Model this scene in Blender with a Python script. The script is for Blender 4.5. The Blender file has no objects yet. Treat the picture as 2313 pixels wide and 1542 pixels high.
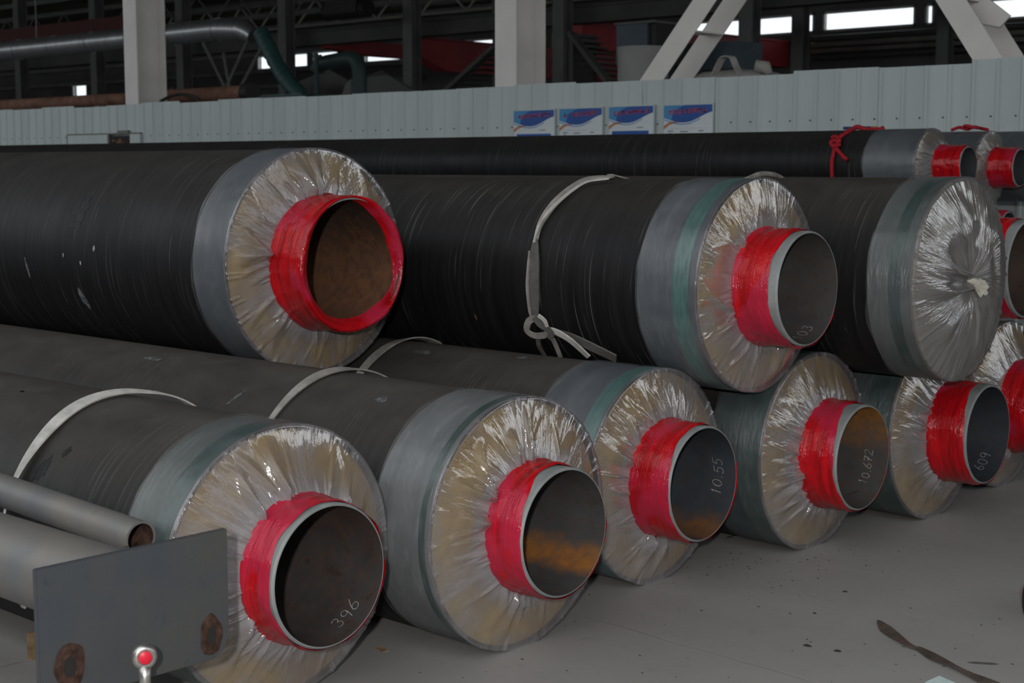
import bpy, math, random
import numpy as np
from mathutils import Vector, Matrix, noise as mn

# ------------------------------------------------------------------ camera, world, light, exposure
sc = bpy.context.scene
COL = sc.collection
FPX, IMW, IMH = 3406.0, 2313, 1542
PITCH, YAW, EYE = math.radians(6.643), math.radians(47.576), 1.5
FW = Vector((-math.cos(YAW) * math.cos(PITCH), math.sin(YAW) * math.cos(PITCH), -math.sin(PITCH)))
RT = Vector((math.sin(YAW), math.cos(YAW), 0.0))
UP = RT.cross(FW)
cam = bpy.data.cameras.new('camera')
cam.sensor_width = 36.0
cam.lens = FPX / IMW * 36.0
cam.clip_start, cam.clip_end = 0.05, 400
cam.dof.use_dof = True
cam.dof.focus_distance = 5.0
cam.dof.aperture_fstop = 6.3
co = bpy.data.objects.new('camera', cam)
COL.objects.link(co)
co.matrix_world = Matrix(((RT.x, UP.x, -FW.x, 0), (RT.y, UP.y, -FW.y, 0), (RT.z, UP.z, -FW.z, EYE), (0, 0, 0, 1)))
sc.camera = co

w = bpy.data.worlds.new('overcast_sky')
sc.world = w
w.use_nodes = True
bg = w.node_tree.nodes['Background']
bg.inputs[0].default_value = (0.93, 0.97, 1.0, 1)
bg.inputs[1].default_value = 1.5

# stands in for the camera's flash, just behind and a little above it
ld = bpy.data.lights.new('flash_lamp', 'SPOT')
ld.energy = 600
ld.color = (1.0, 0.97, 0.93)
ld.shadow_soft_size = 0.05
ld.spot_size = math.radians(110)
ld.spot_blend = 0.6
lo = bpy.data.objects.new('flash_lamp', ld)
COL.objects.link(lo)
lo.location = (0.58, -0.84, 1.95)
lo.rotation_euler = (Vector((-4.6, 6.2, 0.9)) - lo.location).to_track_quat('-Z', 'Y').to_euler()

sc.view_settings.view_transform = 'Standard'
sc.view_settings.look = 'None'
sc.view_settings.gamma = 1.0
sc.view_settings.use_curve_mapping = False
sc.view_settings.exposure = 0.0

# ------------------------------------------------------------------ helpers
def ray(px, py):
    return (FW * FPX + RT * (px - IMW / 2) - UP * (py - IMH / 2)).normalized()
CAM = Vector((0, 0, EYE))
def at_y(px, py, y):
    d = ray(px, py); return CAM + d * (y / d.y)
def at_x(px, py, x):
    d = ray(px, py); return CAM + d * (x / d.x)
def at_z(px, py, z=0.0):
    d = ray(px, py); return CAM + d * ((z - EYE) / d.z)

def tag(o, label=None, cat=None, group=None, kind=None):
    if label: o['label'] = label
    if cat: o['category'] = cat
    if group: o['group'] = group
    if kind: o['kind'] = kind
    return o

def empty(name, loc, label=None, cat=None, group=None):
    o = bpy.data.objects.new(name, None)
    o.empty_display_size = 0.1
    COL.objects.link(o)
    o.location = loc
    return tag(o, label, cat, group)

def link(name, me, parent=None, loc=(0, 0, 0)):
    o = bpy.data.objects.new(name, me)
    COL.objects.link(o)
    o.location = loc
    if parent: o.parent = parent
    return o

class MB:
    """collects faces for one mesh"""
    def __init__(s):
        s.v, s.f, s.mi = [], [], []
    def add(s, verts, faces, mi=0):
        b = len(s.v)
        s.v += [tuple(p) for p in verts]
        s.f += [tuple(i + b for i in f) for f in faces]
        s.mi += [mi] * len(faces)
        return s
    def box(s, a, b, mi=0):
        x0, y0, z0 = [min(p, q) for p, q in zip(a, b)]
        x1, y1, z1 = [max(p, q) for p, q in zip(a, b)]
        return s.add([(x0, y0, z0), (x1, y0, z0), (x1, y1, z0), (x0, y1, z0), (x0, y0, z1), (x1, y0, z1), (x1, y1, z1), (x0, y1, z1)],
                     [(0, 3, 2, 1), (4, 5, 6, 7), (0, 1, 5, 4), (1, 2, 6, 5), (2, 3, 7, 6), (3, 0, 4, 7)], mi)
    def bar(s, p, q, wd, dp, up=(0, 0, 1), mi=0):
        """rectangular bar from p to q, wd across, dp along 'up'"""
        p, q = Vector(p), Vector(q)
        d = (q - p).normalized()
        a = d.cross(Vector(up)).normalized() * wd / 2
        b = a.cross(d).normalized() * dp / 2
        vs = [c + i * a + j * b for c in (p, q) for i, j in ((-1, -1), (1, -1), (1, 1), (-1, 1))]
        return s.add(vs, [(0, 1, 2, 3), (7, 6, 5, 4), (0, 4, 5, 1), (1, 5, 6, 2), (2, 6, 7, 3), (3, 7, 4, 0)], mi)
    def tube(s, pts, r, n=10, mi=0, caps=True, closed=False):
        pts = [Vector(p) for p in pts]
        rs = r if isinstance(r, (list, tuple)) else [r] * len(pts)
        m = len(pts)
        vs = []
        ref = None
        for i, p in enumerate(pts):
            if closed: d = pts[(i + 1) % m] - pts[i - 1]
            else: d = pts[min(i + 1, m - 1)] - pts[max(i - 1, 0)]
            d.normalize()
            if ref is None:
                ref = d.orthogonal().normalized()
            ref = (ref - d * ref.dot(d)).normalized()
            b = d.cross(ref)
            for k in range(n):
                t = 2 * math.pi * k / n
                vs.append(p + (ref * math.cos(t) + b * math.sin(t)) * rs[i])
        fs = []
        for i in range(m if closed else m - 1):
            for k in range(n):
                a, c = i * n, ((i + 1) % m) * n
                fs.append((a + k, a + (k + 1) % n, c + (k + 1) % n, c + k))
        if caps and not closed:
            fs.append(tuple(range(n - 1, -1, -1)))
            fs.append(tuple((m - 1) * n + k for k in range(n)))
        return s.add(vs, fs, mi)
    def ribbon(s, pts, dirs, widths, th=0.004, mi=0):
        """flat webbing: centre points, width directions"""
        vs, fs = [], []
        m = len(pts)
        for i in range(m):
            p = Vector(pts[i]); d = Vector(dirs[i]).normalized()
            t = (Vector(pts[min(i + 1, m - 1)]) - Vector(pts[max(i - 1, 0)])).normalized()
            nn = t.cross(d).normalized() * th / 2
            h = d * widths[i] / 2
            vs += [p - h - nn, p + h - nn, p + h + nn, p - h + nn]
        for i in range(m - 1):
            a, b = 4 * i, 4 * i + 4
            for k in range(4):
                fs.append((a + k, a + (k + 1) % 4, b + (k + 1) % 4, b + k))
        fs += [(3, 2, 1, 0), tuple(4 * (m - 1) + k for k in range(4))]
        return s.add(vs, fs, mi)
    def build(s, name, mats, parent=None, loc=(0, 0, 0), smooth=False, auto=None):
        me = bpy.data.meshes.new(name)
        me.from_pydata(s.v, [], s.f)
        for m in (mats if isinstance(mats, (list, tuple)) else [mats]):
            me.materials.append(m)
        if any(s.mi): me.polygons.foreach_set('material_index', s.mi)
        me.polygons.foreach_set('use_smooth', [bool(smooth)] * len(s.f))
        if auto is not None: me.set_sharp_from_angle(angle=math.radians(auto))
        me.update()
        return link(name, me, parent, loc)

def revolve(profile, n=96, mi=None, close=False):
    """surface of revolution about local x; profile = [(x, r)]"""
    b = MB()
    vs, fs, ms = [], [], []
    for x, r in profile:
        for k in range(n):
            t = 2 * math.pi * k / n
            vs.append((x, r * math.cos(t), r * math.sin(t)))
    m = len(profile)
    for i in range(m if close else m - 1):
        a, c = i * n, ((i + 1) % m) * n
        for k in range(n):
            fs.append((a + k, c + k, c + (k + 1) % n, a + (k + 1) % n))
            ms.append(mi[i] if mi else 0)
    b.v, b.f, b.mi = vs, fs, ms
    return b

# ------------------------------------------------------------------ material toolkit
def new_mat(name):
    m = bpy.data.materials.new(name)
    m.use_nodes = True
    m.node_tree.nodes.clear()
    return m, m.node_tree

def nd(nt, typ, ins=None, **props):
    n = nt.nodes.new('ShaderNode' + typ)
    for k, v in props.items(): setattr(n, k, v)
    for k, v in (ins or {}).items():
        s = n.inputs[k]
        if isinstance(v, bpy.types.NodeSocket): nt.links.new(v, s)
        else: s.default_value = v
    return n

def rgb(c): return (c[0], c[1], c[2], 1)

def noise(nt, vec, scale=1.0, detail=3.0, rough=0.55, dist=0.0):
    return nd(nt, 'TexNoise', {'Vector': vec, 'Scale': scale, 'Detail': detail, 'Roughness': rough, 'Distortion': dist}).outputs['Fac']

def ramp(nt, fac, a, b, lo=0.0, hi=1.0):
    return nd(nt, 'MapRange', {'Value': fac, 'From Min': a, 'From Max': b, 'To Min': lo, 'To Max': hi}).outputs[0]

def mixc(nt, f, a, b):
    n = nd(nt, 'Mix', data_type='RGBA')
    for i, v in ((0, f), (6, a), (7, b)):
        s = n.inputs[i]
        if isinstance(v, bpy.types.NodeSocket): nt.links.new(v, s)
        else: s.default_value = rgb(v) if i else v
    return n.outputs[2]

def mth(nt, op, a, b=0.0):
    n = nd(nt, 'Math', operation=op)
    for i, v in enumerate((a, b)):
        if isinstance(v, bpy.types.NodeSocket): nt.links.new(v, n.inputs[i])
        else: n.inputs[i].default_value = v
    return n.outputs[0]

def ocoord(nt, scale=(1, 1, 1), rot=(0, 0, 0), loc=(0, 0, 0)):
    t = nd(nt, 'TexCoord')
    return nd(nt, 'Mapping', {'Vector': t.outputs['Object'], 'Scale': scale, 'Rotation': rot, 'Location': loc}).outputs[0]

def bump(nt, h, strength=0.3, dist=0.01):
    return nd(nt, 'Bump', {'Height': h, 'Strength': strength, 'Distance': dist}).outputs[0]

def finish(nt, shader):
    nd(nt, 'OutputMaterial', {'Surface': shader})

def principled(nt, col, rough=0.5, metal=0.0, spec=0.5, normal=None, **extra):
    ins = {'Base Color': rgb(col) if not isinstance(col, bpy.types.NodeSocket) else col, 'Roughness': rough, 'Metallic': metal, 'Specular IOR Level': spec}
    if normal: ins['Normal'] = normal
    ins.update(extra)
    return nd(nt, 'BsdfPrincipled', ins).outputs[0]

def plain(name, col, rough=0.6, metal=0.0, vary=0.25, scale=6.0, spec=0.4, stretch=(1, 1, 1), bmp=0.05):
    """paint / metal / rubber with soft mottling and fine relief"""
    m, nt = new_mat(name)
    v = ocoord(nt, stretch)
    n1 = noise(nt, v, scale, 5)
    n2 = noise(nt, v, scale * 9, 3)
    f = ramp(nt, n1, 0.3, 0.7)
    c = mixc(nt, f, [x * (1 - vary) for x in col], [min(1, x * (1 + vary)) for x in col])
    r = ramp(nt, n2, 0.2, 0.8, max(0.03, rough - 0.1), min(1, rough + 0.12))
    finish(nt, principled(nt, c, r, metal, spec, bump(nt, n2, bmp, 0.01)))
    return m

# black polyethylene casing: drawn streaks around the girth, dust settled on the crown, pale scuffs
def casing_mat(name, seed, streak=1.0, dust=1.0):
    m, nt = new_mat(name)
    v = ocoord(nt, (1, 1, 1), loc=(seed, seed * 1.7, 0))
    vs = ocoord(nt, (38, 1.6, 1.6), rot=(0, 0.0, 0.05), loc=(seed * 3, 0, seed))
    vf = ocoord(nt, (120, 2.2, 2.2), rot=(0, 0.02, 0.07), loc=(seed * 5, 0, seed))
    fine = noise(nt, vf, 1, 2)
    broad = noise(nt, vs, 1, 4)
    patch = noise(nt, v, 2.2, 4)
    base = mixc(nt, ramp(nt, broad, 0.35, 0.7), (0.006, 0.0062, 0.0068), (0.012, 0.0122, 0.013))
    lines = mth(nt, 'MULTIPLY', ramp(nt, fine, 0.61, 0.70), ramp(nt, patch, 0.40, 0.60))
    c = mixc(nt, mth(nt, 'MULTIPLY', lines, 0.6 * streak), base, (0.085, 0.085, 0.083))
    geo = nd(nt, 'NewGeometry')
    nz = nd(nt, 'SeparateXYZ', {'Vector': geo.outputs['Normal']}).outputs[2]
    dn = noise(nt, ocoord(nt, (5, 9, 9), loc=(seed, 0, 0)), 1, 5, 0.65)
    d = mth(nt, 'MULTIPLY', ramp(nt, nz, 0.42, 1.0), ramp(nt, dn, 0.25, 0.7, 0.5, 1.0))
    c = mixc(nt, mth(nt, 'MULTIPLY', d, 0.62 * dust), c, (0.115, 0.104, 0.092))
    scuffn = noise(nt, ocoord(nt, (6, 2.5, 2.5), loc=(seed * 2, 3, 0)), 1, 6, 0.75)
    c = mixc(nt, mth(nt, 'MULTIPLY', ramp(nt, scuffn, 0.69, 0.76), 0.35), c, (0.16, 0.16, 0.155))
    r = mth(nt, 'ADD', ramp(nt, patch, 0.3, 0.7, 0.44, 0.6), mth(nt, 'MULTIPLY', d, 0.3))
    h = mth(nt, 'ADD', mth(nt, 'MULTIPLY', fine, 0.5), broad)
    finish(nt, principled(nt, c, r, 0, 0.20, bump(nt, h, 0.35, 0.004)))
    return m

def collar_mat(name, a, b, seed):
    """taped casing end, milky blue grey to teal, mottled"""
    m, nt = new_mat(name)
    n1 = noise(nt, ocoord(nt, (9, 3, 3), loc=(seed, 0, seed)), 1, 5, 0.6)
    n2 = noise(nt, ocoord(nt, (30, 12, 12), loc=(seed, 2, 0)), 1, 4, 0.7)
    c = mixc(nt, ramp(nt, n1, 0.3, 0.7), a, b)
    c = mixc(nt, ramp(nt, n2, 0.52, 0.74, 0, 0.4), c, [min(1, x * 1.7) for x in b])
    n3 = noise(nt, ocoord(nt, (7, 4, 4), loc=(0, seed, 5)), 1, 4, 0.6)
    c = mixc(nt, ramp(nt, n3, 0.50, 0.66, 0, 0.45), c, [x * 0.55 for x in a])
    finish(nt, principled(nt, c, 0.48, 0, 0.25, bump(nt, n2, 0.15, 0.004)))
    return m

def film_mat(name, lo=0.10, hi=0.5, tint=(0.80, 0.80, 0.82), contrast=(0.42, 0.72), gloss=0.10, bstr=0.35, frmax=0.42, gather=0.75, blo=0.25):
    """thin polythene film: clear with milky drawn streaks and hard glints, milkier where it is gathered"""
    m, nt = new_mat(name)
    at = nd(nt, 'Attribute', attribute_name='fold').outputs['Vector']
    ga = nd(nt, 'Attribute', attribute_name='gather').outputs['Fac']
    s1 = noise(nt, at, 1.0, 4, 0.6, 0.3)
    s2 = noise(nt, at, 3.1, 3, 0.6)
    oi = nd(nt, 'ObjectInfo').outputs['Random']
    ov = nd(nt, 'VectorMath', {0: ocoord(nt), 1: nd(nt, 'CombineXYZ', {0: mth(nt, 'MULTIPLY', oi, 37.0), 1: mth(nt, 'MULTIPLY', oi, 91.0), 2: 0.0}).outputs[0]}, operation='ADD').outputs[0]
    blot = noise(nt, ov, 3.6, 3, 0.55, 0.6)
    f = mth(nt, 'MULTIPLY', ramp(nt, s1, contrast[0], contrast[1], 0.35, 1.0), ramp(nt, blot, 0.40, 0.56, blo, 1.0))
    f = mth(nt, 'ADD', ramp(nt, f, 0, 1, lo, hi), mth(nt, 'MULTIPLY', ga, gather))
    f = mth(nt, 'MINIMUM', f, 0.92)
    h = mth(nt, 'ADD', s1, mth(nt, 'MULTIPLY', s2, 0.4))
    nrm = bump(nt, h, bstr, 0.012)
    dif = nd(nt, 'BsdfDiffuse', {'Color': rgb(tint), 'Normal': nrm}).outputs[0]
    trl = nd(nt, 'BsdfTranslucent', {'Color': rgb(tint)}).outputs[0]
    body = nd(nt, 'MixShader', {0: 0.30, 1: dif, 2: trl}).outputs[0]
    clear = nd(nt, 'BsdfTransparent', {'Color': (0.96, 0.96, 0.96, 1)}).outputs[0]
    base = nd(nt, 'MixShader', {0: f, 1: clear, 2: body}).outputs[0]
    gl = nd(nt, 'BsdfGlossy', {'Color': (1, 1, 1, 1), 'Roughness': gloss, 'Normal': nrm}).outputs[0]
    fr = nd(nt, 'Fresnel', {'IOR': 1.5, 'Normal': nrm}).outputs[0]
    fr = mth(nt, 'MINIMUM', fr, frmax)
    finish(nt, nd(nt, 'MixShader', {0: fr, 1: base, 2: gl}).outputs[0])
    return m

def red_mat(name, seed, dark=(0.24, 0.003, 0.006), bright=(0.56, 0.006, 0.012), pink=(0.42, 0.020, 0.055)):
    m, nt = new_mat(name)
    vs = ocoord(nt, (46, 3.5, 3.5), rot=(0, 0.06, 0.10), loc=(seed, seed, 0))
    s1 = noise(nt, vs, 1, 4, 0.65)
    s2 = noise(nt, vs, 3.3, 3, 0.6)
    blot = noise(nt, ocoord(nt, (9, 6, 6), loc=(0, seed, seed)), 1, 3)
    lay = noise(nt, ocoord(nt, (5, 3, 3), loc=(seed, 0, 2)), 1, 2)
    c = mixc(nt, ramp(nt, s1, 0.32, 0.66), dark, bright)
    c = mixc(nt, ramp(nt, lay, 0.50, 0.56, 0, 0.75), c, pink)
    h = mth(nt, 'ADD', mth(nt, 'MULTIPLY', s1, 0.8), mth(nt, 'ADD', mth(nt, 'MULTIPLY', s2, 0.5), mth(nt, 'MULTIPLY', blot, 1.2)))
    sp = noise(nt, ocoord(nt, (70, 45, 45), loc=(seed, 0, seed)), 1, 3, 0.7)
    h = mth(nt, 'ADD', h, mth(nt, 'MULTIPLY', sp, 0.55))
    finish(nt, principled(nt, c, 0.13, 0, 0.36, bump(nt, h, 0.7, 0.008)))
    return m

def bore_mat(name, seed, base=(0.045, 0.046, 0.05), rust=(0.20, 0.075, 0.018), th0=0, width=0, amount=0.0, brown=0.2):
    """inside of the steel pipe: mill scale with rust blooming round angle th0 (degrees from the far side, up positive)"""
    m, nt = new_mat(name)
    v = ocoord(nt, (1, 1, 1), loc=(seed, seed, seed))
    n1 = noise(nt, v, 5, 6, 0.65)
    n2 = noise(nt, v, 26, 5, 0.7)
    c = mixc(nt, ramp(nt, n1, 0.3, 0.7), [x * 0.8 for x in base], [x * 1.5 for x in base])
    c = mixc(nt, mth(nt, 'MULTIPLY', ramp(nt, n2, 0.46, 0.62), brown), c, (0.085, 0.046, 0.028))
    n4 = noise(nt, v, 13, 6, 0.75)
    c = mixc(nt, ramp(nt, n4, 0.58, 0.66, 0, brown), c, (0.012, 0.010, 0.010))
    if amount:
        t = nd(nt, 'TexCoord').outputs['Object']
        s = nd(nt, 'SeparateXYZ', {'Vector': t})
        ang = mth(nt, 'ARCTAN2', s.outputs[2], s.outputs[1])
        dev = mth(nt, 'ABSOLUTE', mth(nt, 'SUBTRACT', ang, math.radians(th0)))
        dev = mth(nt, 'ADD', dev, mth(nt, 'MULTIPLY', mth(nt, 'SUBTRACT', n1, 0.5), 0.9))
        k = ramp(nt, dev, math.radians(width), math.radians(width) * 0.25, 0, 1)
        k = mth(nt, 'MULTIPLY', k, ramp(nt, n2, 0.3, 0.6, 0.35, 1.0))
        c = mixc(nt, mth(nt, 'MULTIPLY', k, amount), c, rust)
    finish(nt, principled(nt, c, 0.62, 0.0, 0.35, bump(nt, n2, 0.25, 0.004)))
    return m

MT = {}
MT['concrete'] = None
def concrete():
    m, nt = new_mat('trowelled_concrete')
    v = ocoord(nt)
    n1 = noise(nt, v, 0.9, 5, 0.6)
    n2 = noise(nt, v, 9, 6, 0.7)
    n3 = noise(nt, v, 70, 3, 0.6)
    st = noise(nt, ocoord(nt, (1.2, 6, 1), rot=(0, 0, 0.5)), 1.4, 5, 0.6)
    c = mixc(nt, ramp(nt, n1, 0.3, 0.7), (0.255, 0.250, 0.244), (0.315, 0.308, 0.300))
    c = mixc(nt, ramp(nt, st, 0.52, 0.75, 0, 0.4), c, (0.30, 0.294, 0.285))
    c = mixc(nt, ramp(nt, n2, 0.58, 0.80, 0, 0.35), c, (0.14, 0.135, 0.13))
    c = mixc(nt, ramp(nt, n3, 0.70, 0.78, 0, 0.7), c, (0.07, 0.066, 0.062))
    finish(nt, principled(nt, c, ramp(nt, n2, 0.3, 0.7, 0.55, 0.75), 0, 0.35, bump(nt, n3, 0.12, 0.003)))
    return m
MT['concrete'] = concrete()
MT['primer'] = plain('grey_primer', (0.21, 0.225, 0.225), 0.5, 0, 0.2, 12)
MT['foam'] = None
def foam():
    m, nt = new_mat('polyurethane_foam')
    t = nd(nt, 'TexCoord').outputs['Object']
    s = nd(nt, 'SeparateXYZ', {'Vector': t})
    n1 = noise(nt, t, 9, 4)
    n2 = noise(nt, t, 55, 4, 0.7)
    n0 = noise(nt, t, 3, 2)
    c = mixc(nt, ramp(nt, n1, 0.3, 0.7), (0.29, 0.19, 0.060), (0.47, 0.345, 0.135))
    c = mixc(nt, ramp(nt, n0, 0.45, 0.7, 0, 0.5), c, (0.36, 0.20, 0.07))
    c = mixc(nt, ramp(nt, n2, 0.6, 0.8, 0, 0.5), c, (0.30, 0.18, 0.06))
    finish(nt, principled(nt, c, 0.85, 0, 0.2, bump(nt, n2, 0.4, 0.006)))
    return m
MT['foam'] = foam()
MT['film'] = film_mat('clear_polythene', 0.22, 0.90, tint=(0.33, 0.312, 0.325), frmax=0.22, blo=0.14, gloss=0.075)
MT['film_collar'] = film_mat('clear_polythene_sleeve', 0.02, 0.14, contrast=(0.45, 0.75), gloss=0.30, bstr=0.5, frmax=0.035, gather=0)
MT['film_bag'] = film_mat('crumpled_polythene_bag', 0.74, 0.92, tint=(0.27, 0.258, 0.255), gloss=0.08, bstr=0.6, frmax=0.28)
MT['film_grey'] = film_mat('grey_polythene', 0.55, 0.85, tint=(0.26, 0.255, 0.26), gloss=0.10, gather=0.2, frmax=0.15)
MT['teal'] = plain('teal_tape', (0.045, 0.115, 0.108), 0.35, 0, 0.3, 8, 0.5, (8, 2, 2), 0.1)
MT['teal_dark'] = plain('dark_teal_tape', (0.022, 0.048, 0.045), 0.35, 0, 0.3, 8, 0.5, (8, 2, 2), 0.1)
MT['blackcut'] = plain('black_polyethylene_cut', (0.012, 0.012, 0.013), 0.5)
MT['chalk'] = plain('white_chalk', (0.38, 0.38, 0.37), 0.9, 0, 0.3, 60)
MT['webbing'] = plain('grey_webbing', (0.24, 0.228, 0.212), 0.85, 0, 0.35, 14, 0.2, bmp=0.3)
MT['webbing_dark'] = plain('dark_grey_webbing', (0.10, 0.098, 0.092), 0.85, 0, 0.3, 14, 0.2, bmp=0.3)
MT['webbing_white'] = plain('white_webbing', (0.44, 0.43, 0.41), 0.85, 0, 0.25, 20, 0.2, bmp=0.3)
MT['redrope'] = plain('red_rope', (0.36, 0.014, 0.024), 0.75, 0, 0.4, 60, 0.3, bmp=0.4)
MT['fence'] = plain('pale_grey_sheet', (0.43, 0.485, 0.49), 0.45, 0.0, 0.10, 1.2, 0.4, (3, 1, 0.6), 0.03)
MT['screw'] = plain('dark_screw', (0.06, 0.06, 0.06), 0.5)
MT['column'] = plain('pale_grey_column_paint', (0.66, 0.64, 0.62), 0.55, 0, 0.08, 2)
MT['fardark'] = plain('dark_grey_steel', (0.15, 0.15, 0.147), 0.7, 0, 0.2, 1)
MT['fargirder'] = plain('charcoal_girder', (0.085, 0.085, 0.083), 0.7, 0, 0.2, 1)
MT['farwall'] = plain('grey_cladding', (0.10, 0.10, 0.097), 0.8, 0, 0.2, 0.4)
MT['roof'] = plain('beige_roof_sheet', (0.16, 0.15, 0.13), 0.8, 0, 0.25, 0.4)
MT['pale'] = plain('pale_far_pipe', (0.42, 0.41, 0.39), 0.6, 0, 0.15, 2)
MT['cranered'] = plain('red_crane_paint', (0.42, 0.045, 0.055), 0.5, 0, 0.2, 1)
MT['galv'] = plain('galvanised_duct', (0.30, 0.31, 0.32), 0.34, 0.85, 0.18, 3, 0.5, (6, 1, 1), 0.05)
MT['hose'] = plain('green_hose', (0.018, 0.060, 0.055), 0.5, 0, 0.2, 4)
MT['green'] = plain('green_machine_paint', (0.025, 0.055, 0.050), 0.5, 0, 0.2, 3)
MT['bluebox'] = plain('dark_blue_paint', (0.045, 0.065, 0.085), 0.55, 0, 0.2, 2)
MT['bag'] = plain('pale_woven_bag', (0.34, 0.33, 0.315), 0.85, 0, 0.15, 9, 0.2, bmp=0.4)
MT['tank'] = plain('grey_tank', (0.24, 0.24, 0.235), 0.6, 0, 0.15, 2)
MT['rust'] = plain('rusty_pipe', (0.16, 0.085, 0.060), 0.8, 0, 0.4, 6, 0.2)
MT['rubber'] = plain('black_rubber', (0.015, 0.015, 0.015), 0.6)
MT['plate'] = None
def plate_mat(name, base, warm, seed, rustc=(0.10, 0.055, 0.040)):
    m, nt = new_mat(name)
    v = ocoord(nt, loc=(seed, seed, 0))
    n1 = noise(nt, v, 4, 5, 0.6)
    n2 = noise(nt, v, 17, 6, 0.72)
    n3 = noise(nt, v, 70, 3, 0.6)
    c = mixc(nt, ramp(nt, n1, 0.32, 0.68), base, warm)
    c = mixc(nt, ramp(nt, n2, 0.60, 0.78, 0, 0.6), c, [x * 0.4 for x in base])
    c = mixc(nt, ramp(nt, n3, 0.68, 0.76, 0, 0.5), c, rustc)
    finish(nt, principled(nt, c, 0.5, 0.15, 0.4, bump(nt, n2, 0.12, 0.004)))
    return m
MT['plate'] = plate_mat('blue_grey_steel_plate', (0.054, 0.063, 0.077), (0.078, 0.075, 0.068), 1)
MT['greypipe'] = plate_mat('grey_painted_pipe', (0.115, 0.120, 0.130), (0.175, 0.163, 0.145), 5)
MT['rustface'] = plain('brown_rust', (0.055, 0.030, 0.022), 0.9, 0, 0.6, 40, 0.2, bmp=0.5)
MT['hole_shade'] = plain('painted_hole_shade', (0.016, 0.014, 0.013), 0.8)  # shade inside openings, given as a flat dark colour
MT['chrome'] = plain('worn_bright_steel', (0.50, 0.49, 0.47), 0.32, 0.9, 0.2, 30)
MT['redcap'] = plain('red_plastic_plug', (0.62, 0.012, 0.035), 0.4, 0, 0.08, 20)
MT['timber'] = plain('timber', (0.20, 0.14, 0.08), 0.85, 0, 0.3, 6, 0.2, (1, 6, 6))
MT['board'] = plain('white_board', (0.56, 0.61, 0.64), 0.35, 0, 0.04, 6)
MT['pblue'] = plain('print_deep_blue', (0.010, 0.072, 0.30), 0.35, 0, 0.15, 3)
MT['plblue'] = plain('print_light_blue', (0.045, 0.22, 0.44), 0.35, 0, 0.15, 3)
MT['pred'] = plain('print_red', (0.40, 0.055, 0.10), 0.4, 0, 0.1, 8)
MT['porange'] = plain('print_orange', (0.42, 0.16, 0.06), 0.4, 0, 0.1, 8)
MT['pyellow'] = plain('print_yellow', (0.52, 0.46, 0.05), 0.4, 0, 0.1, 8)
MT['pink_grey'] = plain('print_grey', (0.18, 0.20, 0.22), 0.4, 0, 0.1, 8)
MT['pnavy'] = plain('print_navy', (0.012, 0.022, 0.13), 0.4, 0, 0.1, 8)
MT['strip'] = plain('brown_plastic_strip', (0.090, 0.072, 0.060), 0.28, 0, 0.3, 8, 0.5)
MT['paper'] = plain('pale_paper', (0.42, 0.52, 0.52), 0.8, 0, 0.1, 20)
MT['crumb'] = plain('dark_crumbs', (0.030, 0.028, 0.026), 0.9)
MT['joint'] = plain('pale_joint_filler', (0.33, 0.32, 0.31), 0.8)
MT['stain'] = plain('dark_floor_stain', (0.09, 0.087, 0.083), 0.7)
def pane_mat():
    m, nt = new_mat('window_glass')
    tr = nd(nt, 'BsdfTransparent', {'Color': (0.97, 0.99, 1.0, 1)}).outputs[0]
    gl = nd(nt, 'BsdfGlossy', {'Roughness': 0.05}).outputs[0]
    finish(nt, nd(nt, 'MixShader', {0: 0.06, 1: tr, 2: gl}).outputs[0])
    return m
MT['pane'] = pane_mat()

# ------------------------------------------------------------------ the setting
FENCE_Y, FAR_Y, ROW_Y = 10.6, 44.0, 32.0
X0, X1 = -86.0, 16.0
fl = MB().add([(X0, -7, 0), (X1, -7, 0), (X1, FAR_Y, 0), (X0, FAR_Y, 0)], [(0, 1, 2, 3)]).build('floor', MT['concrete'])
tag(fl, kind='structure')

def strip_on_floor(name, pts, wd, mat, z=0.0015, parent=None):
    b = MB()
    vs, fs = [], []
    for i, p in enumerate(pts):
        p = Vector(p)
        t = (Vector(pts[min(i + 1, len(pts) - 1)]) - Vector(pts[max(i - 1, 0)])).normalized()
        s = Vector((-t.y, t.x, 0)) * (wd[i] if isinstance(wd, (list, tuple)) else wd) / 2
        vs += [(p.x - s.x, p.y - s.y, z), (p.x + s.x, p.y + s.y, z)]
    for i in range(len(pts) - 1):
        fs.append((2 * i, 2 * i + 2, 2 * i + 3, 2 * i + 1))
    return b.add(vs, fs).build(name, mat, parent)

rnd = random.Random(4)
def wobble(a, b, n, amp):
    a, b = Vector(a), Vector(b)
    s = Vector((-(b - a).y, (b - a).x, 0)).normalized()
    return [a.lerp(b, i / n) + s * rnd.uniform(-amp, amp) for i in range(n + 1)]
strip_on_floor('floor_joint', wobble(at_z(1275, 1378), at_z(1850, 1544), 26, 0.003), [rnd.uniform(0.002, 0.007) for _ in range(27)], MT['joint'], parent=fl)
strip_on_floor('floor_joint', wobble(at_z(-150, 1536), at_z(120, 1480), 14, 0.003), [rnd.uniform(0.003, 0.008) for _ in range(15)], MT['joint'], parent=fl)
for a, b, wd in (((2185, 1496), (2256, 1500), 0.02), ((1640, 1216), (1668, 1206), 0.02)):
    p, q = at_z(*a), at_z(*b)
    strip_on_floor('floor_stain', [p.lerp(q, t) for t in (0, .25, .5, .75, 1)], [0.004, wd, wd * .8, wd, .003], MT['stain'], parent=fl)

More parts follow.
